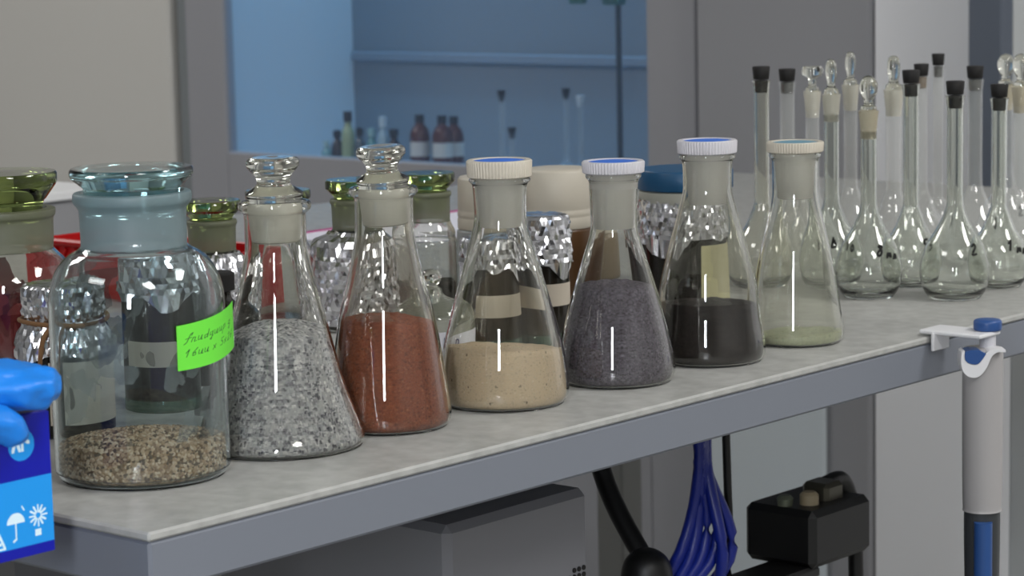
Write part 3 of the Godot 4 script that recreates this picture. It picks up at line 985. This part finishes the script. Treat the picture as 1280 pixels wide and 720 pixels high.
	var o := part(lab, "lettering", pen, matte(Color(0.15, 0.13, 0.4), 0.7))
	var th := 2.03
	o.position = Vector3(cos(th) * 0.0329, 0.017, sin(th) * 0.0329)
	o.rotation.y = PI / 2 - th
	# three wide plastic pots with cream screw caps
	for k in [[0.839, -0.464, 32.0, 120.0, 70.0, Color(0.6, 0.62, 0.62), "cream-capped plastic pot left of the beige flask's neck"], [0.865, -0.402, 32.0, 128.0, 72.0, Color(0.36, 0.25, 0.15), "cream-capped plastic pot of brown powder right of the beige flask's neck"], [1.014, -0.487, 34.0, 108.0, 50.0, Color(0.5, 0.45, 0.38), "cream-capped plastic pot furthest back, its edge behind the slate sand flask"]]:
		t = thing("plastic_pot", k[6], "pot", Vector3(k[0], T, k[1]), "cream-capped plastic pots")
		var r: float = k[2]
		var h: float = k[3]
		var y: float = k[4]
		part(t, "pot_body", turned(smooth([0, 0.4, r - 3, 0.4, r + 1, 2, r + 1.6, 6, r + 1.6, y - 8, r, y - 2, r - 2.5, y + 2, r - 2.5, y + 10], 3), 56), matte(k[5], 0.35))
		var g := Geo.new()
		lathe(g, mm([r - 3, y, r, y, r + 0.3, y + 1, r + 0.3, y + 9, r - 0.3, y + 10, r - 0.3, y + 11.5, r + 0.2, y + 12.5, r + 0.1, y + 16, r - 0.4, y + 17, r - 0.4, y + 18.5, r, y + 19.5, r - 0.6, h - 3, r - 2.4, h - 0.6, r - 5, h, 0, h]), 56)
		part(t, "screw_cap", g.mesh(), cream_plastic)
	# jars capped with foil
	at = Vector3(0.675, T, -0.263)
	foil_jar(at, "dark foil-topped jar with a paper strip right of the beige flask", 23.6, 110.0, 66.0, 14)
	foil_jar(Vector3(0.629, T, -0.278), "dark foil-topped jar seen through the beige sand flask", 25.5, 95.0, 66.0, 15)
	# blue-lidded wide jar with foil and a cream label
	at = Vector3(0.877, T, -0.26)
	t = thing("blue_lidded_jar", "wide dark jar with a flat blue lid, foil collar and cream label", "jar", at)
	part(t, "jar_body", turned(smooth([0, 0.4, 38, 0.4, 42, 2, 43, 6, 43, 84, 41, 94, 39.5, 100, 39.5, 112], 4), 64), matte(Color(0.1, 0.085, 0.065), 0.15))
	part(t, "neck_band", turned([39.9, 100, 42.4, 104, 42.6, 113, 40, 114.5, 0, 114.5], 56), matte(Color(0.66, 0.66, 0.62), 0.4))
	var g2 := Geo.new()
	lathe(g2, mm([0, 114.8, 43.4, 114.8, 44, 116, 44, 131, 42.8, 132.8, 0, 133.2]), 180, 0, TAU, 60, 0.0003, 0.117, 0.130)
	part(t, "lid", g2.mesh(), matte(Color(0.06, 0.29, 0.44), 0.4))
	part(t, "foil_collar", crumpled([46.4, 68, 46.3, 72, 46.0, 76, 45.8, 80, 45.5, 84, 45.2, 88, 44.8, 92, 44.4, 96, 43.6, 100, 42.8, 104, 42.4, 106], 90, 0.0034, 0.11, 17, 0.014, 0.0006), foil)
	part(t, "paper_label", turned([43.5, 4, 43.5, 66], 24, 0.5, 2.2), matte(Color(0.78, 0.76, 0.6), 0.8))

func green_jar(at: Vector3, label: String, lid: float, h: float, r: float, wrapped: bool, sd: int) -> void:   # wide-mouthed bottle with a green disc stopper
	var n := lid * 0.8
	var t := disc_jar("reagent_jar", label, at,
		[0, h - 34, n - 4, h - 34, n - 3, h - 33, n - 2.5, h - 17, n - 2.2, h - 15.5, lid - 1, h - 9, lid, h - 8, lid, h - 1.6, lid - 1.2, h - 0.3, 0, h],
		[n - 0.2, h - 45, n, h - 38, n + 0.4, h - 24, n + 1.4, h - 21.5, n + 1.6, h - 19, n + 0.6, h - 17.5, n - 2, h - 17.2],
		[0, 0.4, r - 4, 0.4, r - 0.6, 2, r, 6, r, h - 70, r - 1.4, h - 61, r - 5 if r > 30 else r - 2, h - 54, n + 1.5, h - 48, n, h - 44], clear, stopper_green, frosted_green, [])
	if wrapped:
		var rows := [r + 1.5, 6]
		var y := 12.0
		while y < h - 62:
			rows.append_array([r + 1.6, y])
			y += 4.0
		rows.append_array([r + 0.6, h - 58, r - 3, h - 53, n + 5, h - 49, n + 2.2, h - 46])
		part(t, "foil_wrap", crumpled(rows, 64, 0.0025, 0.22, sd, 0.0, 0.0012), foil)

func foil_jar(at: Vector3, label: String, r: float, h: float, low: float, sd: int, group := "foil-topped jars behind the beige flask") -> void:
	var t := thing("foil_topped_jar", label, "jar", at, group)
	part(t, "jar_body", turned(smooth([0, 0.4, r - 3, 0.4, r - 0.5, 2, r, 5, r, h - 22, r - 2, h - 14, r - 2, h - 4], 4), 56), matte(Color(0.14, 0.125, 0.105), 0.12))
	var skirt := []
	var y := low
	while y < h - 5:
		var u := (y - low) / (h - low)
		skirt.append_array([r + lerpf(2.8, 0.9, u), y])
		y += 4.0
	skirt.append_array([r + 0.7, h - 3, r - 1.2, h - 0.8, r * 0.8, h, r * 0.4, h, 0, h])
	part(t, "glass_foot", turned([0, 0.2, r + 0.4, 0.2, r + 0.8, 2, r + 0.6, 7, r, 9], 48), glass(Color(0.4, 0.6, 0.5), 0.3))
	part(t, "foil_cover", crumpled(skirt, 46, 0.003, 0.13, sd, 0.009, 0.0006), foil)
	part(t, "paper_label", turned([r + 0.7, h * 0.3, r + 0.7, h * 0.3 + 19], 24, 0.6, 3.3), paper)

func flask_group() -> void:
	var f := [
		[1.065, -0.307, 215, 30, "rubber", 7.6, "long-necked flask with black stopper, leftmost of the group", "", 0.0, 1],
		[1.205, -0.373, 204, 30, "rubber", 7.8, "long-necked flask with black stopper, second from the group's left end", "", 0.0, 2],
		[1.164, -0.314, 214, 30, "hex", 7.2, "long-necked flask with a flat-headed clear glass stopper", "", 0.0, 2],
		[1.093, -0.244, 225, 31, "tall", 7.4, "long-necked flask with a finger-shaped glass stopper, marked B 10", "B 10", -1.0, 0],
		[1.240, -0.318, 224, 30, "tall", 7.4, "long-necked flask with the tallest finger-shaped glass stopper", "", 0.0, 2],
		[1.049, -0.173, 214, 32, "ball", 7.6, "front long-necked flask with a yellowed ball stopper, marked 8", "8 ml", -0.72, 0],
		[1.215, -0.250, 222, 30, "tall", 8.4, "long-necked flask with a pale glass stopper left of two black-stoppered ones", "", 0.0, 2],
		[1.135, -0.180, 210, 29, "rubber", 7.6, "long-necked flask with black stopper, marked 5, left of the front one", "5", -0.5, 0],
		[1.300, -0.270, 206, 28, "cork", 6.8, "long-necked flask whose black stopper has a brown cork foot", "", 0.0, 2],
		[1.419, -0.322, 210, 20, "rubber", 6.0, "slimmest small-bulbed long-necked flask with black stopper at the back", "2", -0.45, 2],
		[1.085, -0.101, 204, 33, "rubber", 7.6, "frontmost long-necked flask with black stopper, marked 2", "2", -0.45, 0],
		[1.315, -0.215, 204, 30, "rubber", 7.8, "black-stoppered long-necked flask directly behind the frontmost two", "8", -0.3, 2],
		[1.173, -0.105, 196, 29, "rubber", 7.6, "front right long-necked flask with black stopper, marked 1", "1 ml", -0.7, 0],
		[1.423, -0.241, 215, 30, "ball", 8.0, "long-necked flask with a clear ball stopper near the right margin", "2", -0.45, 2],
		[1.293, -0.149, 223, 30, "ball", 8.0, "long-necked flask cut by the right margin, with a glass ball stopper", "", 0.0, 2]]
	for k in f:
		volumetric(Vector3(k[0], T, k[1]), k[2], k[3], k[4], k[5], k[6], k[7], k[8], k[9])

func hood_things() -> void:
	var y := T - 0.14
	var brown := glass(Color(0.2, 0.07, 0.03), 0.75)
	var labels := ["brown bottle with white label in the hood, left of the pair", "brown bottle with white label in the hood, middle of three", "brown bottle in the hood, rightmost of three and partly hidden"]
	var at := [[2.72, -2.309, 1.0], [2.72, -2.248, 1.0], [2.77, -2.262, 0.96]]
	for i in 3:
		var t := thing("brown_bottle", labels[i], "bottle", Vector3(at[i][0], y, at[i][1]), "brown bottles inside the fume hood")
		t.scale = Vector3.ONE * at[i][2]
		part(t, "bottle_body", turned(smooth([0, 0.5, 17, 0.5, 20, 3, 20.5, 60, 20.5, 92, 17, 108, 9, 119, 8, 124, 8, 130], 4), 40), matte(Color(0.32, 0.15, 0.11), 0.15))
		part(t, "screw_cap", turned([0, 122, 9.5, 122, 9.5, 137, 8.5, 138, 0, 138], 32), matte(Color(0.06, 0.03, 0.03), 0.5))
		part(t, "paper_label", turned([21, 55, 21, 84], 24, 0.9, 3.6), matte(Color(0.8, 0.8, 0.78), 0.8))
	var small := [
		[-2.583, 0.075, 12.0, Color(0.45, 0.6, 0.6), "pale glass vial in the hood, leftmost of the small cluster"],
		[-2.552, 0.098, 13.0, Color(0.2, 0.16, 0.15), "small dark vial in the hood beside the pale leftmost vial"],
		[-2.52, 0.138, 14.0, Color(0.6, 0.65, 0.5), "taller pale vial with black cap in the hood's small cluster"],
		[-2.487, 0.105, 12.0, Color(0.3, 0.34, 0.36), "grey glass vial in the hood right of the tall capped vial"],
		[-2.453, 0.105, 12.0, Color(0.35, 0.55, 0.55), "teal glass vial with dark cap in the hood's small cluster"],
		[-2.42, 0.13, 12.0, Color(0.6, 0.7, 0.75), "slender pale vial in the hood left of the small brown bottle"],
		[-2.39, 0.106, 14.0, Color(0.13, 0.05, 0.03), "short brown vial in the hood nearest the brown bottle pair"]]
	for s in small:
		var t := thing("vial", s[4], "vial", Vector3(2.73, y, s[0]), "vials inside the fume hood")
		var h: float = s[1] * 1000.0
		var r: float = s[2]
		var c: Color = s[3]
		part(t, "vial_body", turned(smooth([0, 0.5, r - 2, 0.5, r, 2, r, h * 0.62, r * 0.6, h * 0.76, r * 0.5, h * 0.8, r * 0.5, h * 0.9], 3), 28), matte(c, 0.15))
		part(t, "vial_cap", turned([0, h * 0.84, r * 0.65, h * 0.84, r * 0.65, h - 1, 0, h], 24), rubber if c.g < 0.2 or c.b < 0.52 else matte(c.lightened(0.3), 0.4))
	var names := ["long-necked flask in the hood, tallest, right of the brown bottles", "long-necked flask in the hood with the higher black stopper near the rod", "long-necked flask in the hood with the lower black stopper", "long-necked flask with glass stopper in the hood beside the rod"]
	var vs := [[2.70, -2.072, 193.0, true], [2.76, -1.96, 196.0, true], [2.68, -2.03, 124.0, true], [2.72, -1.892, 186.0, false]]
	for i in 4:
		var v = vs[i]
		var t := thing("volumetric_flask", names[i], "flask", Vector3(v[0], y, v[1]), "volumetric flasks inside the fume hood")
		var h: float = v[2]
		part(t, "flask_body", turned(smooth([0, 0.5, 16, 0.5, 24, 10, 26, 22, 20, 42, 9, 54, 6, 62, 6, h - 20, 7, h - 12], 4), 32), glass(Color(0.75, 0.82, 0.85), 0.15))
		part(t, "stopper", turned([0, h - 22, 5, h - 22, 7, h - 10, 8.5, h - 2, 8, h, 0, h], 24), rubber if v[3] else milky(Color(0.8, 0.85, 0.88), 0.8))
	var t := thing("rod_stand", "upright metal rod stand with a clamp inside the fume hood", "stand", Vector3(2.72, y, -1.797))
	part(t, "base", block(Vector3(0.12, 0.012, 0.18), 0.003, Vector3(0, 0.006, 0)), steel)
	part(t, "rod", turned([0, 0, 5.5, 0, 5.5, 700, 0, 700], 20), matte(Color(0.22, 0.24, 0.25), 0.5, 0.3))
	var cl := part(t, "clamp", block(Vector3(0.03, 0.03, 0.04), 0.004, Vector3(-0.012, 0.372, 0)), matte(Color(0.25, 0.42, 0.38), 0.4, 0.4))
	part(cl, "clamp_arm", tube([Vector3(-0.02, 0.374, -0.09), Vector3(-0.02, 0.376, 0.07)], 0.006, 12), steel)
	part(cl, "clamp_jaw", block(Vector3(0.02, 0.026, 0.035), 0.004, Vector3(-0.02, 0.372, -0.08)), matte(Color(0.2, 0.4, 0.34), 0.4))

func pipette() -> void:
	var t := thing("pipette", "white and blue pipette hanging by its finger hook at the bench edge", "pipette", Vector3(0.8998, T, 0.0375))
	var white := matte(Color(0.84, 0.84, 0.85), 0.35)
	var grey := matte(Color(0.62, 0.61, 0.61), 0.4)
	var blue := matte(Color(0.14, 0.29, 0.52), 0.4)
	part(t, "barrel", turned(smooth([0, -150, 15.5, -150, 16.4, -148, 17, -120, 17.3, -60, 17.3, -18, 16.5, -11, 14, -9, 0, -8.5], 4), 48), grey)
	part(t, "lower_housing", turned(smooth([0, -300, 11, -300, 13, -280, 15, -200, 15.4, -152, 14, -149, 0, -149], 4), 40), matte(Color(0.2, 0.21, 0.22), 0.45))
	part(t, "plunger_rod", turned([0, -10, 7, -10, 7, 6, 0, 6], 32), matte(Color(0.75, 0.75, 0.77), 0.35), Vector3(0.0026, 0, 0.003))
	part(t, "plunger_button", turned(smooth([0, 5, 8, 5, 11.5, 6, 12, 8, 12, 12.5, 11, 14.4, 8, 15.2, 0, 15.4], 2), 40), blue, Vector3(0.0026, 0, 0.003))
	# finger hook: an S-curved lip that reaches out along the bench edge
	var lip := PackedVector2Array()
	for q in bend([Vector3(16, -10, 0), Vector3(9, -10, 0), Vector3(4, -14, 0), Vector3(0, -23, 0), Vector3(-6, -30, 0), Vector3(-13, -31, 0), Vector3(-19, -27, 0), Vector3(-21.5, -19, 0), Vector3(-21, -9, 0)], 4):
		lip.append(Vector2(q.x, q.y))
	for q in bend([Vector3(-18.5, -8, 0), Vector3(-18.5, -15, 0), Vector3(-15, -19, 0), Vector3(-8, -20, 0), Vector3(-3, -15, 0), Vector3(1, -9, 0), Vector3(7, -7.4, 0), Vector3(16, -8, 0)], 4):
		lip.append(Vector2(q.x, q.y))
	var hook := part(t, "finger_hook", extruded(lip, 9.0), white, Vector3(-0.0116, 0, 0.0086))
	hook.rotation.y = -0.859
	var pad := PackedVector2Array()
	for q in bend([Vector3(-18.2, -9, 0), Vector3(-18.2, -15, 0), Vector3(-15, -18.6, 0), Vector3(-8, -19.6, 0), Vector3(-3.4, -15, 0), Vector3(-0.6, -11, 0)], 4):
		pad.append(Vector2(q.x, q.y))
	pad.append(Vector2(-6, -8)); pad.append(Vector2(-13, -7.4))
	part(hook, "hook_pad", extruded(pad, 9.4), blue)
	part(t, "tip_ejector", tube([Vector3(-0.0126, -0.29, 0.0085), Vector3(-0.0126, -0.158, 0.0085)], 0.0078, 20), blue)
	# the flat holder it hangs from, clipped over the edge of the worktop
	var h := thing("pipette_holder", "flat white holder plate clipped over the worktop's edge under the blue button", "holder", Vector3(0.889, T, 0))
	part(h, "holder_plate", block(Vector3(0.034, 0.0035, 0.06), 0.001, Vector3(0.002, 0.0038, 0.02)), white)
	part(h, "clip", block(Vector3(0.026, 0.016, 0.003), 0.0008, Vector3(-0.004, -0.004, 0.0045)), white)

func under_bench() -> void:
	var g := matte(Color(0.5, 0.5, 0.52), 0.6)
	var t := thing("computer_case", "grey case with perforated vents standing under the worktop", "computer case", Vector3(0.51, 0, -0.42))
	part(t, "case_body", block(Vector3(0.172, 0.8, 0.54), 0.006, Vector3(0, 0.4, 0)), g)
	for r in 9:
		for c in 8:
			if r + c > 4:
				var d := part(t, "vent_hole", turned([0, 0, 2.1, 0, 2.1, 1, 0, 1], 10), rubber, Vector3(0.035 + c * 0.006, 0.735 - r * 0.0055, 0.27))
				d.rotation.x = PI / 2
	var black := matte(Color(0.03, 0.03, 0.032), 0.45)
	var blue := matte(Color(0.05, 0.13, 0.5), 0.4)
	t = thing("rubber_bellows", "round black rubber hose end hanging under the worktop left of the blue cables", "hose", Vector3(0.735, T - 0.23, -0.2))
	part(t, "hose_end", turned(smooth([0, -70, 24, -68, 26, -40, 24, 10, 20, 32, 10, 42, 0, 44], 4), 36), black)
	part(t, "hose", tube(bend([Vector3(0.01, 0.03, -0.01), Vector3(0.02, 0.09, -0.06), Vector3(0.03, 0.186, -0.1)]), 0.009, 12), black)
	var starts := [[0.78, 0.70, -0.30], [0.79, 0.735, -0.34], [0.80, 0.74, -0.26], [0.81, 0.75, -0.28], [0.83, 0.80, -0.31], [0.80, 0.83, -0.20]]
	var which := ["leftmost, sagging furthest", "second from the left", "third from the left", "fourth from the left", "second from the right", "rightmost, hanging straight"]
	for i in 6:
		var s = starts[i]
		var x0: float = 0.80 + i * 0.006
		solo("blue_cable", tube(bend([Vector3(x0, T - 0.04, -0.2), Vector3(x0 - 0.004 * i, T - 0.12, -0.19), Vector3(lerpf(s[0], x0, 0.2), T - 0.2, -0.2 + 0.006 * i), Vector3(s[1], T - 0.27, -0.2), Vector3(s[1] + 0.02, T - 0.42, -0.22)]), 0.0056, 10), blue, "dark blue cable hanging under the worktop, " + which[i], "cable", Vector3.ZERO, "blue cables under the worktop")
	solo("black_cable", tube(bend([Vector3(0.852, T - 0.04, -0.2), Vector3(0.856, T - 0.15, -0.2), Vector3(0.858, T - 0.22, -0.2), Vector3(0.85, T - 0.34, -0.2)]), 0.0038, 10), black, "thin black cable hanging right of the blue cables", "cable")
	t = thing("vacuum_pump", "black pump with a flat arm and hose under the worktop", "pump", Vector3(0.985, T - 0.215, -0.2))
	part(t, "pump_body", block(Vector3(0.1, 0.055, 0.08), 0.006), black)
	part(t, "pump_foot", block(Vector3(0.09, 0.6, 0.07), 0.004, Vector3(0.0, -0.36, -0.02)), black)
	part(t, "arm", block(Vector3(0.12, 0.012, 0.05), 0.003, Vector3(-0.09, -0.032, 0.01)), black)
	part(t, "fitting", block(Vector3(0.03, 0.02, 0.03), 0.004, Vector3(0.01, 0.034, 0.01)), matte(Color(0.3, 0.29, 0.25), 0.35, 0.6))
	part(t, "fitting", turned([0, 0, 9, 0, 9, 9, 6, 12, 0, 12], 20), matte(Color(0.55, 0.5, 0.4), 0.5), Vector3(-0.02, 0.0275, 0.015))
	part(t, "fitting", turned([0, 0, 7, 0, 8, 7, 5, 10, 0, 10], 20), matte(Color(0.4, 0.42, 0.36), 0.4, 0.4), Vector3(-0.038, 0.0275, 0.0))
	part(t, "hose", tube(bend([Vector3(0.03, 0.036, 0.0), Vector3(0.06, 0.034, 0.0), Vector3(0.078, -0.005, 0.0), Vector3(0.083, -0.09, 0.0), Vector3(0.08, -0.2, 0.0)]), 0.0075, 12), black)

func glove_box() -> void:
	# print on the long face: dark blue above, light blue below with symbols
	var im := Image.create(960, 336, false, Image.FORMAT_RGB8)
	var deep := Color(0.02, 0.07, 0.62)
	var light := Color(0.1, 0.58, 0.9)
	var white := Color(0.85, 0.93, 0.97)
	im.fill(deep)
	im.fill_rect(Rect2i(0, 150, 960, 161), light)
	for y in 76:
		for x in 76:
			if Vector2(x - 38, y - 38).length() < 38:
				im.set_pixel(838 + x, 30 + y, light)
	stroke(im, [Vector2(852, 82), Vector2(862, 54), Vector2(872, 82)], 7, white)
	stroke(im, [Vector2(880, 82), Vector2(880, 54), Vector2(898, 66)], 7, white)
	# triangle with two lines inside
	stroke(im, [Vector2(757, 306), Vector2(786, 236), Vector2(817, 306), Vector2(757, 306)], 5, white)
	stroke(im, [Vector2(774, 280), Vector2(800, 280)], 7, white)
	stroke(im, [Vector2(770, 294), Vector2(804, 294)], 7, white)
	# umbrella
	for x in range(-26, 27):
		var h := int(sqrt(26.0 * 26.0 - x * x))
		im.fill_rect(Rect2i(850 + x, 252 - h, 1, h), white)
	stroke(im, [Vector2(850, 252), Vector2(850, 290), Vector2(842, 294)], 4, white)
	stroke(im, [Vector2(870, 214), Vector2(876, 224)], 3, white)
	# sun over a little box
	for k in 12:
		var d := Vector2.from_angle(TAU * k / 12)
		stroke(im, [Vector2(916, 244) + d * 9, Vector2(916, 244) + d * 25], 4, white)
	im.fill_rect(Rect2i(905, 276, 18, 16), white)
	var m := matte(Color.WHITE, 0.35)
	m.albedo_texture = ImageTexture.create_from_image(im)
	var t := thing("glove_box", "blue printed cardboard glove box at the worktop's left end", "box", Vector3(-0.166, T - 0.0055, -0.073))
	part(t, "carton", block(Vector3(0.24, 0.084, 0.085), 0.001, Vector3(0, 0.042, 0)), matte(deep, 0.35))
	var g := Geo.new()
	g.quad(Vector3(-0.1195, 0.0005, 0.0432), Vector3(0.1195, 0.0005, 0.0432), Vector3(0.1195, 0.0835, 0.0432), Vector3(-0.1195, 0.0835, 0.0432), Vector3(0, 0, 1))
	g.uv[0] = Vector2(0, 1); g.uv[1] = Vector2(1, 1); g.uv[2] = Vector2(1, 0); g.uv[3] = Vector2(0, 0)
	part(t, "printed_face", g.mesh(), m)
	var flap := Geo.new()
	box(flap, Vector3(0.03, 0.0895, 0.012), Vector3(0.17, 0.0014, 0.05), 0.0005)
	var fl := part(t, "lid_flap", flap.mesh(), matte(Color(0.42, 0.5, 0.66), 0.5))
	fl.rotation.x = 0.06
	# gloves coming out of the slot
	var nitrile := matte(Color(0.08, 0.5, 0.88), 0.42)
	nitrile.backlight_enabled = true
	nitrile.backlight = Color(0.3, 0.3, 0.3)
	solo("glove", glove_mesh([Vector3(-0.2, 0.086, 0.0), Vector3(-0.15, 0.092, 0.02), Vector3(-0.11, 0.096, 0.035), Vector3(-0.078, 0.097, 0.045), Vector3(-0.06, 0.096, 0.052), Vector3(-0.052, 0.094, 0.056)], [0.013, 0.021, 0.0235, 0.0235, 0.021, 0.012], 0.56, 51), nitrile, "bright blue disposable glove bulging sideways out of the box, the upper one", "glove", Vector3(0, T, -0.07))
	solo("glove", glove_mesh([Vector3(-0.19, 0.086, 0.02), Vector3(-0.135, 0.089, 0.046), Vector3(-0.108, 0.084, 0.056), Vector3(-0.092, 0.077, 0.058), Vector3(-0.082, 0.072, 0.058)], [0.012, 0.016, 0.0165, 0.015, 0.008], 0.64, 52), nitrile, "bright blue disposable glove drooping over the box front, the lower one", "glove", Vector3(0, T, -0.07))
	var s := thing("box_stand", "white stand under the glove box", "stand", Vector3(-0.19, 0, -0.075))
	part(s, "stand_top", block(Vector3(0.16, 0.02, 0.07), 0.003, Vector3(0, T - 0.0158, 0)), matte(Color(0.75, 0.76, 0.77), 0.5))
	part(s, "stand_foot", block(Vector3(0.1, T - 0.026, 0.05), 0.003, Vector3(0, (T - 0.026) / 2, 0)), matte(Color(0.3, 0.31, 0.33), 0.5))

func glove_mesh(pts: Array, r: Array, flat: float, sd: int) -> ArrayMesh:   # a limp rubber finger: flattened tube with folds
	var f := FastNoiseLite.new()
	f.seed = sd
	f.frequency = 0.035
	var path := bend(pts, 8)
	var g := Geo.new()
	var segs := 40
	var rows := []
	for i in path.size():
		var u := float(i) / (path.size() - 1) * (r.size() - 1)
		var k := mini(int(u), r.size() - 2)
		var rad := lerpf(r[k], r[k + 1], smoothstep(0.0, 1.0, u - k))
		var d: Vector3 = (path[mini(i + 1, path.size() - 1)] - path[maxi(i - 1, 0)]).normalized()
		var x := d.cross(Vector3.UP).normalized()
		var y := x.cross(d).normalized()
		var row := []
		for s in segs:
			var a := TAU * s / segs
			var q: Vector3 = x * cos(a) * rad + y * sin(a) * rad * flat
			var p: Vector3 = path[i] + q
			row.append(p + q.normalized() * (f.get_noise_3dv(p * Vector3(500, 1300, 1300)) * 0.3 + 0.02) * rad)
		rows.append(row)
	rows.append([])
	for s in segs:
		rows[rows.size() - 1].append(path[path.size() - 1])
	for i in rows.size():
		for s in segs + 1:
			var c: Vector3 = rows[i][s % segs]
			var along: Vector3 = rows[mini(i + 1, rows.size() - 1)][s % segs] - rows[maxi(i - 1, 0)][s % segs]
			var about: Vector3 = rows[mini(i, rows.size() - 2)][(s + 1) % segs] - rows[mini(i, rows.size() - 2)][(s + segs - 1) % segs]
			g.vert(c, along.cross(about).normalized(), Vector2.ZERO)
	for i in rows.size() - 1:
		for s in segs:
			var b := i * (segs + 1) + s
			var e := b + segs + 1
			g.idx.append_array([b, b + 1, e, b + 1, e + 1, e])
	return g.mesh()
